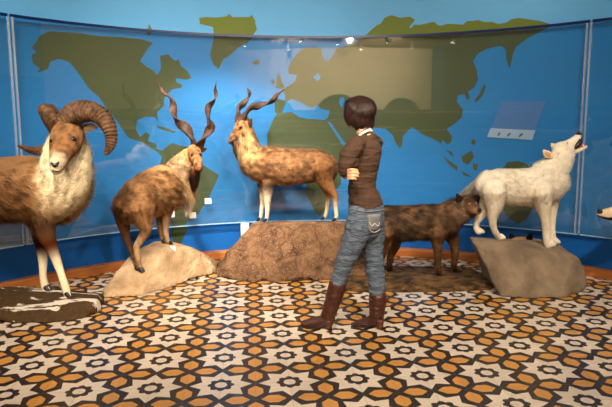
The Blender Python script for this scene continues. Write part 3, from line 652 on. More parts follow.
hl = [leg(T, [(123,214,9),(124,226,6.2),(126,237,4.6),(129,245,3.8),(133.5,257,3),(136,265,2.7),(137.5,270,2.5)], (96,60,34), (130,88,54), 250, b1, 5.35),
      leg(T, [(141,208,15),(144,222,10),(145.5,231,6.6),(140.5,240,4.8),(136.5,247,4),(137.5,257,3.3),(139.5,266,2.8),(141,271.5,2.6)], C1, (190,150,106), 236, b1, 5.22),
      leg(T, [(164,200,9),(160.5,217,5),(160.5,229,3.6),(162.5,238,3),(164,243,2.8)], (110,70,42), (160,120,80), 222, b1, 5.6),
      leg(T, [(169,200,9),(167,215,5),(165.5,229,3.5),(167,239,3),(169,244,2.8)], (120,80,50), (190,156,116), 222, b1, 5.48)]
def cf(P, Nn, col, fur):
    m = nz(P, 8, 15); col = col*(1+.45*m)[:, None]; dk = np.clip((nz(P*np.array([1, 1, .5]), 34, 2)-.05)*3, 0, 1)[:, None]; col = col*(1-.4*dk)
    hd = np.clip((P[:, 0]-at(189,150,5.5).x)/.04, 0, 1)*(P[:, 2] > at(196,172,5.4).z); hn = np.clip((nz(P, 36, 7)+.0)*4, 0, 1)*hd; lg = np.clip((at(140, 222, 5.3).z-P[:, 2])/.05, 0, 1)[:, None]; col = col*(1-.3*lg)
    return col*(1-.6*hn[:, None]) + np.array(lin((190, 120, 70)))*(.1*hd*(1-hn))[:, None], fur
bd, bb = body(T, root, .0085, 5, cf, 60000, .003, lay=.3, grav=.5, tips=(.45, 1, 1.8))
for p, a in zip(hl, (-.6, -.5, -.2, 0)): hoof(root, p, size=.03, ang_=a)
twisted_horn(root, [(194.5,150,5.52,3.6),(192.5,140,5.53,5),(187,130,5.55,4.8),(178.5,123,5.57,4.3),(174,115,5.58,3.8),(173.6,106,5.6,3.3),(170,97.5,5.61,2.8),(163.5,92,5.62,2.2),(159,86,5.63,1.4),(157,77,5.64,.5)], 1.8)
twisted_horn(root, [(198.5,150,5.52,3.4),(202,141,5.5,4.8),(207.5,132,5.48,4.4),(210.5,125.5,5.47,4),(208,117.5,5.46,3.5),(208.5,108,5.45,3),(213.5,101,5.44,2.5),(216,95,5.43,2),(215,89,5.42,1.4),(216.5,81.5,5.41,.5)], -1.8)
ear(bb, root, (191,150), (184.5,147), 5.54, 2.2, M_dke, (0, -1, .2)); ear(bb, root, (200,151), (207,148.5), 5.5, 2.2, M_dke, (0, -1, .2))
for x, y in ((192, 155), (200.5, 154.5)): eye_at(bb, x, y, .017, root)
p_, _ = hit(bb, 199, 169.5)
if p_: ball('nose', p_, .017, plain('reddish_nose', (96, 42, 28), .4), root, (1.1, 1, .8))

# ---------------- the ram
D = 4.78
root = thing('ram', 'large brown ram with thick curled ribbed horns and creamy chest ruff, on the snowy slab', 'ram', at(40, 296, D))
root.location.z = .1
T = Tubes(); RB_ = (132, 96, 62); CRM = (232, 208, 168)
T.px([(-78,193,4.24,26,1,RB_), (-55,192,4.32,31,1,RB_), (-25,190,4.48,31.5,1), (5,189,4.66,32,1), (28,188,4.76,32.5,1), (44,190,4.78,31,1,(150,108,66),.05)], RB_, .05)
T.px([(50,196,4.76,29,.95,(196,160,116),.05), (61,186,4.7,28,.85,CRM,.05), (65,170,4.68,26,.8,CRM,.045), (67,152,4.68,23,.75,CRM,.035), (68,138,4.68,18,.8,(190,140,86),.03)], CRM, .06)
T.px([(40,200,4.72,26,.7,(140,96,58),.04), (38,216,4.72,16,.8,(78,50,30),.03)], RB_, .03)
T.px([(68,127,4.62,15.5,.9,(120,84,52)), (67,138,4.5,16.6,.85,(146,104,66)), (63.5,147,4.41,14,.85,(140,98,60)), (60,155,4.34,10,.9,(150,108,70)), (57.7,162,4.29,8.6,.95,(222,198,166)), (56.5,167.5,4.28,6.8,.95,WHT)], (150,106,66), .016)
T.px([(-62,204,4.44,18), (-68,226,4.45,10),(-64,248,4.45,6),(-62,274,4.45,4.5),(-62,296,4.45,4),(-60,303,4.45,4.6)], (150,112,76), .01)
T.px([(-80,204,4.22,18), (-88,230,4.22,10),(-86,252,4.22,6.4),(-85,278,4.22,4.8),(-85,305,4.22,4.3),(-84,313,4.22,4.8)], (150,112,76), .01)
hl = [leg(T, [(42,216,13),(41,234,9),(41.5,249,6.4),(43,262,5),(43,276,4),(45,286,4.6),(47,290.5,4)], (70,42,24), (226,206,172), 257, bs, 4.92),
      leg(T, [(42,214,14),(46,234,9.5),(52,249,6.8),(57,262,5.2),(61.5,275,4.2),(65.5,288,4.6),(68,297,4.2)], (84,54,32), (228,206,170), 255, bs, 4.7, fur=.01)]
def cf(P, Nn, col, fur):
    m = nz(P, 5, 15); col = col*(1+.3*m)[:, None]
    fh = np.clip((at(60, 157, 4.4).z < P[:, 2]).astype(float), 0, 1)*(P[:, 1] < 4.6)*(P[:, 0] > at(47, 150, 4.5).x)*(P[:, 0] < at(88, 150, 4.5).x)*(P[:, 1] < 4.56)
    hm = np.clip(nz(P, 24, 4)*1.6+.3, 0, 1)*fh; col = col*(1-.55*hm[:, None])
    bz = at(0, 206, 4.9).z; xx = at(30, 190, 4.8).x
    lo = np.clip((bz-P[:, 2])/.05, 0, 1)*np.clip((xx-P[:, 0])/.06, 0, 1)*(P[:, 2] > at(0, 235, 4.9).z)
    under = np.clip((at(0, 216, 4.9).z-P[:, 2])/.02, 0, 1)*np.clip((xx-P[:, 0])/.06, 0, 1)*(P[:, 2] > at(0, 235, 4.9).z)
    for ex, ey, er in ((74, 139, .05), (51, 141, .045), (62, 128, .06), (66, 149, .04), (58, 147, .04)):
        e_ = np.array(at(ex, ey, 4.42)); dd = np.linalg.norm((P-e_)*np.array([1, .5, 1]), axis=1); k = np.clip(1-dd/er, 0, 1)[:, None]*(P[:, 1] < 4.6)[:, None]; col = col*(1-.6*k)
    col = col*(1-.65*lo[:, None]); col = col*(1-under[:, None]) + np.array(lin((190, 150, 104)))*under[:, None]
    return col, fur
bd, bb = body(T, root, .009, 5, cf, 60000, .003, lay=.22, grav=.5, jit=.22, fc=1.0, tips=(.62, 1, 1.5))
for p in hl: hoof(root, p, size=.034, ang_=-.3)
for x_, y_, d_ in ((-59, 304, 4.45), (-83, 314, 4.22)): 
    p = at(x_, y_, d_); hoof(root, p, size=.034, ang_=-.3)
def ribbed(nodes, ribs, sgn=1):
    tb = Tubes(); tb.px(nodes, (80, 50, 30), 0, n=22, seg=20, shape=lambda a: 1 + .09*math.cos(3*a), rings=lambda t: 1 + .1*math.sin(t*ribs*2*math.pi) + .02*math.sin(t*ribs*5.3+1))
    return link('horn', tb.mesh('horn', rootloc(root)), M_rh, root)
ribbed([(64,125,4.56,9.5,1),(72,116,4.54,10.3,1),(82,112.5,4.5,10.3,1),(92,112.5,4.47,9.3,1),(102,118,4.44,8.2,1),(108.5,127,4.4,7,1),(111,138,4.38,5.6,1),(109.5,147,4.36,4.4,1),(106.5,152.5,4.35,2.8,1),(108.5,152,4.34,1,1)], 30)
ribbed([(58,127,4.56,8.6,1),(51.5,117,4.6,8.6,1),(47.5,112,4.7,7.8,1),(51,116,4.86,7.2,1),(56,128,4.93,6.6,1),(56,141,4.88,6.2,1),(49,148.5,4.74,5.2,1),(38,151,4.6,4,1),(28,149.3,4.5,2.8,1),(18,145.5,4.42,.9,1)], 34)
t = Tubes(); t.px([(80,131,4.58,3,.6), (86,128,4.58,4.6,.35), (92,127,4.58,4,.35), (98,127.5,4.58,.8,.5)], CRM, 0, ref=(0, -1, .3)); link('ear', t.mesh('ear', root.location), M_ivory, root)
eye_at(bb, 74, 139, .021, root); eye_at(bb, 51.4, 141, .016, root)
t = Tubes(); p1, _ = hit(bb, 51.5, 163); p2, _ = hit(bb, 55, 165.5); p3, _ = hit(bb, 58.5, 162.5)
t.tube([[*p1, .008, .008, 0, 0, 0, 0], [*p2, .016, .012, 0, 0, 0, 0], [*p3, .008, .008, 0, 0, 0, 0]]); link('nose', t.mesh('nose', root.location), M_nose, root)
t = Tubes(); p1, _ = hit(bb, 53, 170); p2, _ = hit(bb, 57.5, 171.5); p3, _ = hit(bb, 62.5, 169)
if p1 and p2 and p3:
    t.tube([[*p1, .004, .004, 0, 0, 0, 0], [*p2, .005, .005, 0, 0, 0, 0], [*p3, .003, .003, 0, 0, 0, 0]]); link('mouth', t.mesh('mouth', root.location), M_dke, root)

# ---------------- the white wolf
D = 5.25
root = thing('wolf', 'white wolf howling with head raised, standing on the grey-brown rock', 'wolf', at(520, 243, D)); root.location.z = .4
T = Tubes(); WW = (236, 224, 202)
T.px([(487,186,D,11.5,1), (494,185,D,16,.95), (506,186.5,D,18,.85), (520,187,D,18.5,.85), (534,186.5,D,19.5,.85), (546,184,D,20,.85), (552,181,D,17.5,.9)], WW, .028)
T.px([(547,176,D,18,.8), (554,168,D,15,.8), (560,160,D,12.5,.8), (563,154,D,10.5,.85), (565,150,D,9,.9)], WW, .03)
T.px([(559,150.5,D,8,.85,None,.012), (565,148.5,D,8.2,.85,None,.01), (570.5,144,D,5.6,.85,None,.006), (575,139.5,D,3.9,.9,None,.004), (578.5,136,D,2.9,.95,None,.002)], WW, .01)
T.px([(567,153,D,6.5,.8,None,.012), (573,151.5,D,4,.85,None,.006), (579.5,149.8,D,2.5,1,None,.003), (586,146.8,D,1.9,1.1,(210,170,150),.002)], WW, .008)
T.px([(487,178,D+.02,7.5,1), (478,186,D+.14,7,1), (469,192,D+.24,5.5,1), (461,196,D+.3,2.8,1)], WW, .035)
def paw(T, p, r, col, dirx=.03):
    T.tube([[p.x-.01, p.y, p.z+r*.9, r, r*.9, *lin(col), .004], [p.x+dirx*.6, p.y-.005, p.z+r*.75, r*.95, r, *lin(col), .004], [p.x+dirx*1.4, p.y-.008, p.z+r*.55, r*.6, r*.8, *lin(col), .003]])
for nd, Dl, rr in (([(541,192,13),(543.5,206,8),(545.5,218,5.8),(546.5,230,4.8),(547,240,4.5),(548.5,247,4)], D-.1, .04), ([(550,194,11),(550.5,208,7),(551.5,222,4.6),(552,234,4),(553.5,244,3.6)], D+.08, .036),
                   ([(494,190,13.5),(494.5,205,9.5),(492.5,217,6),(493.5,227,4),(496.5,234,3.6),(499,239.5,3.2)], D-.08, .034), ([(487,192,11),(486,206,7.5),(480.5,216,5),(476.5,223,3.8),(476.5,229,3.4),(478.5,233.5,3)], D+.1, .032)):
    p = leg(T, nd, WW, WW, 999, b3, Dl, fur=.012); paw(T, p, rr, WW)
def cf(P, Nn, col, fur):
    m = nz(P, 6, 3); y = np.clip(m*1.6, 0, 1)[:, None]; col = col*(1-.25*y) + np.array(lin((214, 180, 132)))*.25*y; return col, fur
bd, bb = body(T, root, .009, 9, cf, 36000, .0028, lay=.24, grav=.2, jit=.2, fc=.45, tips=(.72, 1, 1.15))
t = Tubes(); t.px([(551.5,156,D-.07,2.8,.7), (547,154,D-.08,3.8,.5), (543.5,150.5,D-.08,1.2,.6)], WW, 0, ref=(0, -1, .2)); link('ear', t.mesh('ear', root.location), M_ivory, root)
t = Tubes(); t.px([(550.5,155,D-.105,1.6,.3), (547.3,153.3,D-.105,1.8,.3), (545.5,151.5,D-.1,.6,.3)], WW, 0, ref=(0, -1, .2)); link('inner_ear', t.mesh('inner_ear', root.location), M_pink, root)
t = Tubes(); t.px([(556,149,D+.07,2.6,.7), (553.5,146,D+.08,3,.5), (551.5,143.5,D+.08,.8,.6)], WW, 0, ref=(0, -1, .2)); link('ear', t.mesh('ear', root.location), M_ivory, root)
ball('nose', at(578.8, 134.2, D), .023, M_nose, root, (1.1, 1, .85)); eye_at(bb, 567.3, 143.2, .009, root); 
M_mouth = plain('dark_mouth', (40, 14, 10), .3); M_teeth = plain('teeth', (230, 220, 196), .3); M_tongue = plain('tongue', (168, 70, 50), .4)
t = Tubes(); t.px([(571.5,148.6,D,2.2,1.9), (575,146.2,D,3.4,1.5), (578.2,142.8,D,3.4,1.35), (580.2,138.8,D,2,1.3)], (0, 0, 0), 0); link('mouth', t.mesh('mouth', root.location), M_mouth, root)
t = Tubes(); t.px([(576,147.8,D-.012,1.2,1.6), (580,146.8,D-.012,1.1,1.6), (583,145.6,D-.012,.6,1.6)], (0, 0, 0), 0); link('tongue', t.mesh('tongue', root.location), M_tongue, root)
for x0, y0, x1, y1 in ((580.3, 137.6, 580.9, 140.8), (578, 141.5, 579, 143.6), (583.3, 146.3, 582.8, 143.4), (580, 147.4, 579.8, 145.2)):
    t = Tubes(); t.px([(x0, y0, D-.02, .65), (x1, y1, D-.02, .2)], (0, 0, 0), 0, n=2, seg=8); link('tooth', t.mesh('tooth', root.location), M_teeth, root)

# ---------------- the dark wolf
D = 5.42
root = thing('wolf', 'dark brown wolf walking right behind the woman, in front of the white wolf rock', 'wolf', at(415, 276, D)); root.location.z = .1
T = Tubes(); BW = (74, 56, 40); BL = (120, 84, 52)
T.px([(372,224,D,15,1), (378,224,D,18,.85), (392,223.5,D,18.5,.8), (410,222.5,D,17.5,.8), (428,221.5,D,17.5,.8), (440,221,D,17,.8), (447,220,D,15,.85)], BW, .04)
T.px([(446,217,D,15,.8,(86,64,46),.05), (455,212,D-.04,13.5,.8,(110,84,60),.05), (462,209,D-.08,11.6,.9,(124,100,76),.045), (467,207,D-.1,10.3,.95,BW,.03)], BW, .04)
T.px([(467,203.5,D-.12,8.6,.9,(64,46,34),.012), (470.5,206.5,D-.17,7.6,.9,(96,68,46),.01), (474.5,209.5,D-.23,5,1,(140,106,76),.005), (478,211.5,D-.27,3.6,1,(120,88,62),.003)], BW, .01)
T.px([(370,214,D,6,1), (362,226,D,5.5,1), (358,244,D+.02,5,1), (357,256,D+.03,2.5,1)], BW, .04)
for nd, Dl in (([(437,232,10),(437.5,245,5.6),(438,258,4.4),(438,268,4),(440,275,3.4)], D-.08), ([(449,230,9),(454,243,5.5),(455,256,4.2),(454,266,3.6),(456,271.5,3.2)], D+.1),
               ([(383,232,13),(384.5,246,7),(381,257,4.6),(381,268,3.8),(383,276,3.4)], D-.08), ([(391,230,12),(395,244,6),(391,255,4.2),(389.5,265,3.6),(391,271,3.2)], D+.1)):
    p = leg(T, nd, (100,70,46), (112,82,56), 240, bl, Dl, fur=.012); paw(T, p, .034, (84, 60, 42))
def cf(P, Nn, col, fur):
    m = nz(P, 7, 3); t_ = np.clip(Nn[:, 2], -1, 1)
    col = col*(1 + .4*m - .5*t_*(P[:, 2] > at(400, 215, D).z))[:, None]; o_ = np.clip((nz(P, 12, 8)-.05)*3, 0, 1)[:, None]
    col = col*(1-.3*o_)+np.array(lin((160, 116, 72)))*.3*o_; return col, fur
bd, bb = body(T, root, .009, 6, cf, 52000, .003, lay=.32, grav=.35, jit=.35)
M_be = plain('blackish_ear', (30, 20, 15), .85, .1)
for b_, a_ in (((461,202), (456.8,194)), ((474.5,200.5), (479.5,194))):
    t = Tubes(); x0, y0 = b_; x1, y1 = a_
    t.px([(x0, y0+1.5, D-.14, 4, .5), ((x0*.5+x1*.5), (y0+y1)/2, D-.14, 3.3, .4), (x1, y1, D-.14, .8, .6)], BW, 0, ref=(0, -1, 0)); link('ear', t.mesh('ear', root.location), M_be, root)
M_amber = plain('amber_eye', (196, 160, 120), .15, .7)
for x, y in ((469.5, 203.4), (476.3, 203.2)):
    p_, n_ = hit(bb, x, y)
    if p_: ball('eye', p_-n_*.004, .011, M_amber, root); ball('pupil', p_+n_*.005 + Vector((0, -.003, 0)), .006, M_eye, root)
ball('nose', at(479.6, 210.2, D-.31), .02, M_nose, root)

# ---------------- pale animal whose muzzle enters at the right edge
D = 4.9
root = thing('wolf', 'pale long-muzzled animal at the right edge, only its black-nosed snout in view', 'wolf', at(690, 250, D)); 
T = Tubes(); PW = (224, 196, 160)
T.px([(600,213.5,D,3.6,.9,(228,206,178),.002), (606,214,D,5.6,.85,None,.004), (616,213,D,7.6,.85,None,.006), (628,209,D,10.5,.85,None,.01), (640,207,D,12,.9,None,.02)], PW, .01)
T.px([(638,208,D,11.5,.9), (655,213,D-.15,14,.85), (672,220,D-.3,18,.8)], PW, .03)
T.px([(668,222,D-.28,18,.8), (690,226,D-.42,21,.8), (712,228,D-.56,20,.8), (732,228,D-.7,18,.85)], PW, .03)
zb = at(680, 250, D).z
for x_, dd in ((676, -.42), (684, -.24), (728, -.76), (736, -.6)):
    p0 = at(x_, 236, D+dd); 
    T.tube([[p0.x, p0.y, p0.z, .09, .09, *lin(PW), .01], [p0.x+.01, p0.y, p0.z*.6, .045, .045, *lin(PW), .01], [p0.x, p0.y, .06, .034, .034, *lin(PW), .01], [p0.x-.03, p0.y, .032, .034, .036, *lin(PW), .004]])
T.px([(738,220,D-.72,8,1),(748,236,D-.78,8,1),(752,256,D-.8,5,1)], PW, .03)
def cf(P, Nn, col, fur):
    dk = (P[:, 0] < at(640, 210, D).x) & (Nn[:, 2] < -.45); col[dk] = np.array(lin((34, 20, 14))); return col, fur
root.location.z = 0
bd, bb = body(T, root, .009, 3, cf, 12000, .003, lay=.15, grav=.25, jit=.2, fc=.3, tips=(.9, 1, 1.1))
ball('nose', at(599.8, 211.6, D-.01), .023, M_nose, root, (1, 1.1, .95)); eye_at(bb, 624, 203, .011, root)
for x_ in (-.05, .05):
    t = Tubes(); t.px([(636,198,D+x_,4,.5), (640,190,D+x_,3.4,.4), (642,184,D+x_,.9,.5)], PW, 0, ref=(0, -1, 0)); link('ear', t.mesh('ear', root.location), M_ivory, root)

# ---------------- the small animal behind the white wolf's rock
D = 5.76
root = thing('wild_cat', 'tan animal with dark ear tips, only its crown showing behind the white wolf rock', 'animal', at(522, 270, D)); root.location.z = .085
T = Tubes(); TC = (196, 146, 96)
T.px([(514,246,D-.12,7.5,1,None,.008), (520,245.5,D,9.3,1), (529,246,D+.02,8.5,1), (538,248,D+.05,9,1)], TC, .015)
T.px([(530,252,D-.0,10,1), (542,256,D-.04,12,1), (554,258,D-.1,12,1), (562,260,D-.15,11,1)], TC, .02)
for x_, dd in ((536, -.09), (541, .03), (559, -.2), (563, -.12)):
    p0 = at(x_, 258, D+dd); T.tube([[*p0, .08, .07, *lin(TC), .01], [p0.x, p0.y, .15, .035, .035, *lin(TC), .01], [p0.x-.01, p0.y, .115, .03, .034, *lin(TC), .01]])
bd, bb = body(T, root, .009, 3, None, 9000, .0028, lay=.25, grav=.2, jit=.2)
for x_ in ((512.5, 239.5, 510.5, 233.5), (529, 239, 531.5, 233.5)):
    t = Tubes(); t.px([(x_[0], x_[1]+1, D-.03, 3.6, .5), ((x_[0]+x_[2])/2, (x_[1]+x_[3])/2, D-.03, 2.8, .4), (x_[2], x_[3], D-.03, .7, .6)], TC, 0, ref=(0, -1, 0)); link('ear', t.mesh('ear', root.location), M_be, root)
for x_ in (510, 517): ball('eye', at(x_, 245, D-.2), .01, M_eye, root)

# ================================================================== THE WOMAN
W0 = 4.12
root = thing('person', 'woman with dark bob, brown sweater, jeans and heeled boots, standing with arms crossed', 'person', atz(352, 331, 0)); root.location.z = 0
SK = (224, 170, 130)
def m_skin():
    n = N('skin'); a = n.noise(40, 3, .5, n.obj()); return n.bsdf(n.mix(a, lin((206, 146, 108)), lin((232, 178, 138))), .5, .35, Subsurface_Weight=.12, Subsurface_Radius=(.02, .008, .004))
MSK = m_skin()
fd = Vector((-.80, .60, -.10)).normalized(); hz = Vector((0, 0, 1)); sd = fd.cross(hz).normalized(); hu = sd.cross(fd).normalized()
HR = Matrix((sd, fd, hu)).transposed()           # head frame: x = her right, y = face, z = up
hc = at(360.0, 112.0, W0+.03)
hp = lambda x, y, z: hc + HR @ Vector((x, y, z))
T = Tubes()
T.ell(hp(0, -.006, .014), (.073, .092, .086), SK, HR)
T.ell(hp(0, .022, -.04), (.058, .072, .072), SK, HR)
T.tube([[*hp(0, .045, -.078), .034, .04, *lin(SK), 0], [*hp(0, .07, -.088), .018, .022, *lin(SK), 0]], ref=tuple(sd))
T.tube([[*hp(0, .09, .012), .008, .008, *lin(SK), 0], [*hp(0, .106, -.012), .01, .011, *lin(SK), 0], [*hp(0, .112, -.026), .011, .015, *lin(SK), 0]], ref=tuple(sd), seg=10)
for s_ in (-1, 1): T.tube([[*hp(s_*.078, -.004, .018), .012, .008, *lin(SK), 0], [*hp(s_*.083, -.012, -.01), .016, .007, *lin(SK), 0], [*hp(s_*.078, -.004, -.034), .008, .006, *lin(SK), 0]], ref=tuple(sd), seg=10)
T.px([(361,118,W0+.03,7.5,.95), (363.5,127,W0+.03,7.3,.95), (365,135,W0+.02,8.5,1)], SK, 0)
TOR = [(366,139,W0+.02,9,1.45), (367,150,W0+.02,13,1.2), (365.5,163,W0+.02,12.6,1.15), (363,177,W0+.02,12.2,1.05), (362,188,W0+.02,12.5,1.05), (364,198,W0+.02,14.5,1.1), (366,209,W0+.02,16.5,1.1), (366,218,W0+.02,15.5,1.1)]
T.px([(358,143,W0-.1,6,1), (366,139.5,W0+.02,8,1), (375,142,W0+.15,6,1)], SK, 0, ref=(0, 0, 1)); T.px(TOR, SK, 0)
LA = [(356,144.5,W0-.11,6.4,1), (348.5,157,W0-.14,7,1), (345,169,W0-.15,5.4,1)]                # left upper arm
LFo = [(344.5,170.5,W0-.15,5,1), (347,169,W0+.0,4.3,1), (352,166,W0+.13,3.4,1)]               # left forearm crosses her front
RA = [(375.5,143,W0+.16,6,1), (364,157,W0+.24,5.6,1), (356,170,W0+.26,4.8,1)]
RFo = [(355,171,W0+.26,4.6,1), (348,173,W0+.12,4.2,1), (346.5,174.5,W0-.02,3.8,1), (347,175,W0-.1,3.4,1)]
for a in (LA, LFo, RA, RFo): T.px(a, SK, 0, seg=12)
# right hand wraps round the left upper arm, fingers seen from outside
T.px([(347,174.3,W0-.12,5,.6), (349.8,174,W0-.18,5.3,.5)], SK, 0, ref=(0, 0, 1) if False else (0, 1, 0))
for k, (y, L_) in enumerate(((169.6, 9.6), (172.7, 10.8), (175.8, 10.2), (178.6, 8.4))):
    T.px([(348, y+.4, W0-.195, 1.4), (351.5, y-.1, W0-.225, 1.35), (348+L_*.72, y+.1, W0-.22, 1.25), (348+L_, y+.7, W0-.198, 1.1)], SK, 0, seg=10)
T.px([(347.5,170,W0-.15,1.7), (347.6,167.5,W0-.165,1.5), (349,165.6,W0-.185,1.3)], SK, 0, seg=10)
# left hand on the far (right) arm
T.px([(352,166,W0+.13,3,.8), (356.5,163.5,W0+.2,3.6,.6)], SK, 0)
for k in range(4): T.px([(356.5+k*.2, 161.5+k*1.6, W0+.2, 1.35), (360, 160.5+k*2, W0+.25, 1.3), (362.5, 160.5+k*2.1, W0+.3, 1.1)], SK, 0, seg=10)
T.px([(354,163,W0+.15,1.5), (355.5,159.5,W0+.2,1.2)], SK, 0, seg=10)
LEGA = [(361,216,W0-.04,12,1), (358.5,228,W0-.06,12,1), (353,243,W0-.05,10,1), (346,259,W0-.03,8.4,1), (341.5,272,W0-.02,7,1), (337,287,W0-.01,6.4,1), (333,300,W0,6,1), (329,314,W0,4.6,1)]
LEGB = [(370,216,W0+.08,12.5,1), (372,230,W0+.08,11.5,1), (372.5,245,W0+.08,9.6,1), (374,262,W0+.07,8,1), (376.5,280,W0+.05,7.2,1), (377.5,300,W0+.03,6.4,1), (376,314,W0+.02,4.6,1)]
FTA = [(329,316,W0,5,1), (320,321.5,W0+.01,4.6,1), (309,323.5,W0+.03,3.6,1.2)]; FTB = [(376,316,W0+.02,5,1), (369,322.5,W0+.03,4.4,1), (361,325.8,W0+.04,3.4,1.2)]
for a in (LEGA, LEGB, FTA, FTB): T.px(a, SK, 0)
bodyo, bw = body(T, root, .0048, 2, None, 0, mat=MSK)
# face
M_white = plain('eye_white', (230, 225, 215), .2); M_lip = plain('lip', (170, 84, 72), .45); M_brow = plain('eyebrow', (40, 24, 16), .8)
for s_ in (-1, 1):
    ball('eye', hp(s_*.031, .083, .004), .0125, M_white, bodyo); ball('iris', hp(s_*.031, .0935, .004), .0055, M_eye, bodyo)
    t = Tubes(); t.tube([[*hp(s_*.016, .093, .022), .003, .003, 0, 0, 0, 0], [*hp(s_*.032, .093, .028), .004, .003, 0, 0, 0, 0], [*hp(s_*.048, .083, .022), .002, .002, 0, 0, 0, 0]], seg=8); link('eyebrow', t.mesh('eyebrow', root.location), M_brow, bodyo)
t = Tubes(); t.tube([[*hp(-.022, .088, -.056), .002, .002, 0, 0, 0, 0], [*hp(0, .098, -.055), .007, .006, 0, 0, 0, 0], [*hp(.022, .088, -.056), .002, .002, 0, 0, 0, 0]], seg=10); link('lips', t.mesh('lips', root.location), M_lip, bodyo)

def cloth_mat(name, c1, c2, sc, wr=(3, 3, 14), bstr=.5, bdist=.02, rough=.85):
    n = N(name); o_ = n.obj(); f = n.noise(sc, 4, .7, o_); wn = n.noise(2.2, 4, .55, n.obj(wr), .8)
    return n.bsdf(n.mix(f, lin(c1), lin(c2)), rough, .2, bump=n.math('ADD', wn, n.math('MULTIPLY', f, .12)), bstr=bstr, bdist=bdist)
MSW = cloth_mat('brown_knit', (54, 38, 27), (78, 56, 41), 160, (2.5, 2.5, 9), .7, .03)
n = N('worn_denim'); o_ = n.obj(); f = n.noise(90, 4, .7, o_); wn = n.noise(3.2, 4, .6, n.obj((4, 4, 10)), 1.6); fa = n.noise(4, 3, .5, n.obj((1.5, 1.5, .8)))
cc = n.mix(n.ramp(wn, [(.3, (0,)*3), (.75, (1,)*3)]), lin((62, 72, 86)), lin((112, 122, 134))); cc = n.mix(.5, cc, n.mix(f, (.7,)*3, (1.25,)*3), 'MULTIPLY'); cc = n.mix(.8, cc, n.mix(fa, (.65,)*3, (1.35,)*3), 'MULTIPLY')
MJ = n.bsdf(cc, .85, .2, bump=wn, bstr=.9, bdist=.03)
n = N('brown_leather'); o_ = n.obj(); f = n.noise(30, 4, .7, o_); wn = n.noise(2.5, 3, .6, n.obj((3, 3, 12)), .8)
MB = n.bsdf(n.mix(f, lin((38, 17, 9)), lin((80, 38, 22))), .38, .5, bump=wn, bstr=.6, bdist=.02)
def grow(L, k, add=0): return [(q[0], q[1], q[2], q[3]*k+add, *(q[4:5])) for q in L]
def wear(T, name, mat, voxel=.0055, smooth=3, fold=0):
    me = remesh(T.mesh(name), voxel, smooth, name); P, Nn = vnp(me)
    if fold:
        Q = P*np.array([7, 7, 34]); d = np.array([noise.noise(Vector(q)) for q in Q]) + .5*np.array([noise.noise(Vector((q[0]*2, q[1]*2, q[2]*1.7+5))) for q in Q]); P = P + Nn*(fold*d)[:, None]
    me.vertices.foreach_set('co', (P-np.array(root.location)).ravel()); me.update(); return link(name, me, mat, root)
T = Tubes(); tor = [(365.5,136,W0+.02,7.6,1.3)] + TOR[:7]; T.px([(q[0], q[1], q[2], q[3]*1.04+1, q[4]) for q in tor[:-1]] + [(366,206,W0+.02,17.6,1.1)], SK, 0)
T.px([(357.5,143.5,W0-.1,7.2,1), (366,140,W0+.02,8.8,1), (375.5,142.5,W0+.15,7.2,1)], SK, 0, ref=(0, 0, 1))
for a, e in ((LA, 2.2), (LFo, 1.6), (RA, 1.7), (RFo[:3], 1.4)): T.px([(q[0], q[1], q[2], q[3]+e, 1) for q in a], SK, 0, seg=14)
T.px([(351,150,W0-.13,7.6,1),(351.5,163,W0-.12,8,.9)], SK, 0)
sweater = wear(T, 'sweater', MSW, .0055, 4, .006)
T = Tubes(); T.px([(365.5,204,W0+.02,17.3,1.08), (366,210,W0+.02,18.2,1.08), (366,218,W0+.02,18.2,1.05), (365,226,W0+.02,16.5,1.1)], SK, 0)
T.px(grow(LEGA[:6], 1.0, 1.9), SK, 0); T.px(grow(LEGB[:6], 1.0, 1.9), SK, 0)
jeans = wear(T, 'jeans', MJ, .0055, 4, .006)
bj = bvh_of(jeans.data, root.location)
def patch(bv, quad, n_, lift, name, mat, parent, keep=None):
    V = []; Fc = []; G = {}
    for j in range(n_+1):
        for i in range(n_+1):
            u, v = i/n_, j/n_; x = quad[0][0]*(1-u)*(1-v)+quad[1][0]*u*(1-v)+quad[2][0]*u*v+quad[3][0]*(1-u)*v; y = quad[0][1]*(1-u)*(1-v)+quad[1][1]*u*(1-v)+quad[2][1]*u*v+quad[3][1]*(1-u)*v
            p, nn = hit(bv, x, y)
            if p is None: continue
            G[i, j] = len(V); V.append(p + nn*lift)
    for j in range(n_):
        for i in range(n_):
            k = [(i, j), (i, j+1), (i+1, j+1), (i+1, j)]
            if all(q in G for q in k): Fc.append(tuple(G[q] for q in k))
    o = link(name, pymesh(name, V, Fc, True, rootloc(parent)), mat, parent); m = o.modifiers.new('t', 'SOLIDIFY'); m.thickness = .004; m.offset = -1; return o
MJ2 = plain('faded_denim', (112, 114, 114), .85, .1, var=.3, scale=60); MJ3 = plain('pale_stitching', (206, 196, 172), .8, .1)
patch(bj, [(367,215), (380.5,214), (379,230), (368.5,231)], 8, .006, 'back_pocket', MJ2, jeans)
def stitch(bv, L, r, name, mat, parent):
    t = Tubes(); rows = []
    for x, y in L:
        p, nn = hit(bv, x, y)
        if p: rows.append([*(p+nn*.009), r, r, 0, 0, 0, 0])
    t.tube(rows, seg=8, n=3); return link(name, t.mesh(name, rootloc(parent)), mat, parent)
stitch(bj, [(368.5,222), (371,226), (374,223), (377,226), (379,222)], .0022, 'stitching', MJ3, jeans)
stitch(bj, [(369,230), (374,232), (379,229)], .002, 'stitching', MJ3, jeans)
stitch(bj, [(350,209.5), (358,211), (367,211.5), (376,211), (382.5,209.5)], .0035, 'waistband', MJ2, jeans)
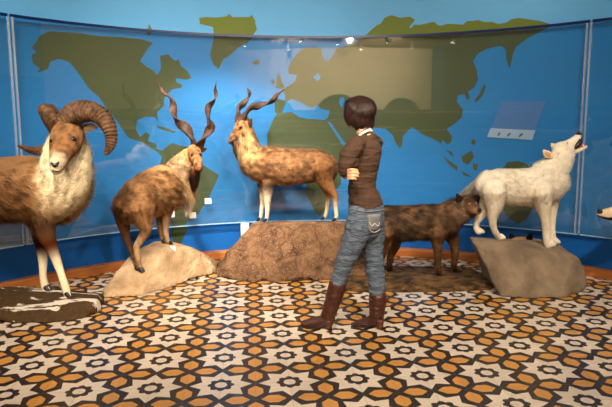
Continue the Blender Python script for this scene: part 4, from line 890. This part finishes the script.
# boots
for sh, ft, heel in (([(338,285,W0-.01,8.6), (335.5,292,W0-.01,8.4), (332.5,302,W0,7.7), (329,313,W0,7), (328,320,W0,6.6)], [(328,319,W0,6.6,1), (321,321.5,W0+.01,6,1), (312,323,W0+.02,5.2,1.1), (304.5,323.5,W0+.03,3.6,1.2)], (328.5, 326, W0-.02, 334.5)),
                     ([(378,297,W0+.03,8.6), (377.5,304,W0+.03,8.3), (377,312,W0+.02,7.4), (376.5,320,W0+.02,6.8)], [(376.5,318,W0+.02,6.6,1), (370,321.5,W0+.03,5.8,1), (363,324,W0+.04,4.8,1.1), (357,325.5,W0+.05,3.2,1.2)], (380, 324, W0-.02, 331))):
    T = Tubes(); T.px(grow(sh, 1.08), SK, 0); T.px(grow(ft, 1.06), SK, 0); me = remesh(T.mesh('boot'), .006, 3, 'boot'); P, Nn = vnp(me)
    Q = P*np.array([8, 8, 30]); P = P + Nn*(.004*np.array([noise.noise(Vector(q)) for q in Q]))[:, None]; P[:, 2] = np.maximum(P[:, 2], .012)
    me.vertices.foreach_set('co', (P-np.array(root.location)).ravel()); me.update(); bo = link('boot', me, MB, root)
    hx, hy, hD, hb = heel; a = at(hx, hy, hD); b = Vector((a.x, a.y, .006)); a.z = max(a.z, .07)
    T = Tubes(); T.tube([[*a, .032, .034, 0, 0, 0, 0], [*((a+b)/2), .026, .028, 0, 0, 0, 0], [*b, .027, .029, 0, 0, 0, 0]], ref=(0, 1, 0), n=2, cap=False); link('heel', T.mesh('heel', root.location), plain('stacked_heel', (84, 44, 24), .5), bo)
    pt = at(ft[-1][0], ft[-1][1], ft[-1][2]); pm = at(ft[1][0], ft[1][1], ft[1][2])
    T = Tubes(); T.tube([[pt.x-.008, pt.y, .006, .012, .026, 0, 0, 0, 0], [pt.x*.6+pm.x*.4, pm.y, .006, .008, .042, 0, 0, 0, 0], [pm.x, pm.y, .014, .008, .038, 0, 0, 0, 0], [a.x, a.y, .05, .008, .03, 0, 0, 0, 0]]); link('sole', T.mesh('sole', root.location), plain('dark_sole', (30, 18, 12), .6), bo)
# undershirt collar
t = Tubes(); t.px([(371.5,131,W0-.0,1.3), (368,130.5,W0-.055,1.3), (362,133.5,W0-.08,1.3), (357,138,W0-.08,1.2), (353.5,143,W0-.04,.9)], SK, 0, seg=8); link('undershirt', t.mesh('undershirt', root.location), plain('white_cotton', (235, 225, 210), .8), root)
# hair: a bob with a fringe, open over the face
T = Tubes(); HC = (44, 22, 14)
T.ell(hp(0, -.012, .018), (.09, .104, .088), HC, HR, fur=.05)
T.px([(360,106,W0+.03,11.5,.9), (360,112,W0+.03,13.6,.88), (361,117,W0+.03,13.6,.88), (362.5,120.5,W0+.04,12.2,.9), (363.5,123,W0+.04,10.4,.95)], HC, .05)
T.px([(354,106,W0+.0,9,.8), (350,113,W0+.0,6,.9), (349,119,W0+.0,3.6,1), (349,122,W0+.0,2,1)], HC, .04)
me = remesh(T.mesh('hair'), .006, 3, 'hair'); bm = bmesh.new(); bm.from_mesh(me); kill = []
for v in bm.verts:
    q = HR.transposed() @ (v.co - hc)
    if q.y > .045 and q.z < .045 and abs(q.x) < .062: kill.append(v)
bmesh.ops.delete(bm, geom=kill, context='VERTS'); bm.to_mesh(me); bm.free()
P, Nn = vnp(me); P = P + Nn*(.0035*nz(P*np.array([70, 70, 7]), 1))[:, None]; me.vertices.foreach_set('co', (P-np.array(root.location)).ravel()); me.update()
n = N('dark_brown_hair'); f = n.noise(7, 4, .7, n.obj((14, 14, 1.4))); MH = n.bsdf(n.mix(f, lin((10, 6, 4)), lin((62, 32, 20))), .42, .4, bump=f, bstr=.7, bdist=.01)
ho = link('hair', me, MH, root); m = ho.modifiers.new('t', 'SOLIDIFY'); m.thickness = .008; m.offset = -1
def hair_strands(N_=9000):
    me.calc_loop_triangles(); tri = [tuple(t.vertices) for t in me.loop_triangles]; ar = [t.area for t in me.loop_triangles]; pick = random.choices(range(len(tri)), ar, k=N_)
    V = []; Fc = []; cs = []; PP = [Vector(p) for p in P]; NN = [Vector(q) for q in Nn]; low = at(360, 121, W0).z
    for k in pick:
        a, b, c = tri[k]; u, v = random.random(), random.random()
        if u+v > 1: u, v = 1-u, 1-v
        p = PP[a]*(1-u-v)+PP[b]*u+PP[c]*v; nn = (NN[a]+NN[b]+NN[c]).normalized()
        d = Vector((0, 0, -1)) + Vector((random.gauss(0, .06), random.gauss(0, .06), 0)); d -= nn*d.dot(nn)*.97
        if d.length < .25: continue
        d.normalize(); L_ = random.uniform(.03, .06)
        if p.z < low: L_ *= .35
        wv = d.cross(nn).normalized()*.0016; b0 = len(V); p = p + nn*.001
        for q in (p-wv, p+wv, p+d*L_*.6+nn*.004+wv*.8, p+d*L_*.6+nn*.004-wv*.8, p+d*L_+nn*.001): V.append(q)
        Fc += [(b0, b0+1, b0+2, b0+3), (b0+3, b0+2, b0+4)]
    so = link('hair_strands', pymesh('hair_strands', V, Fc, True, rootloc(root)), MH, ho); so['kind'] = 'stuff'
hair_strands()
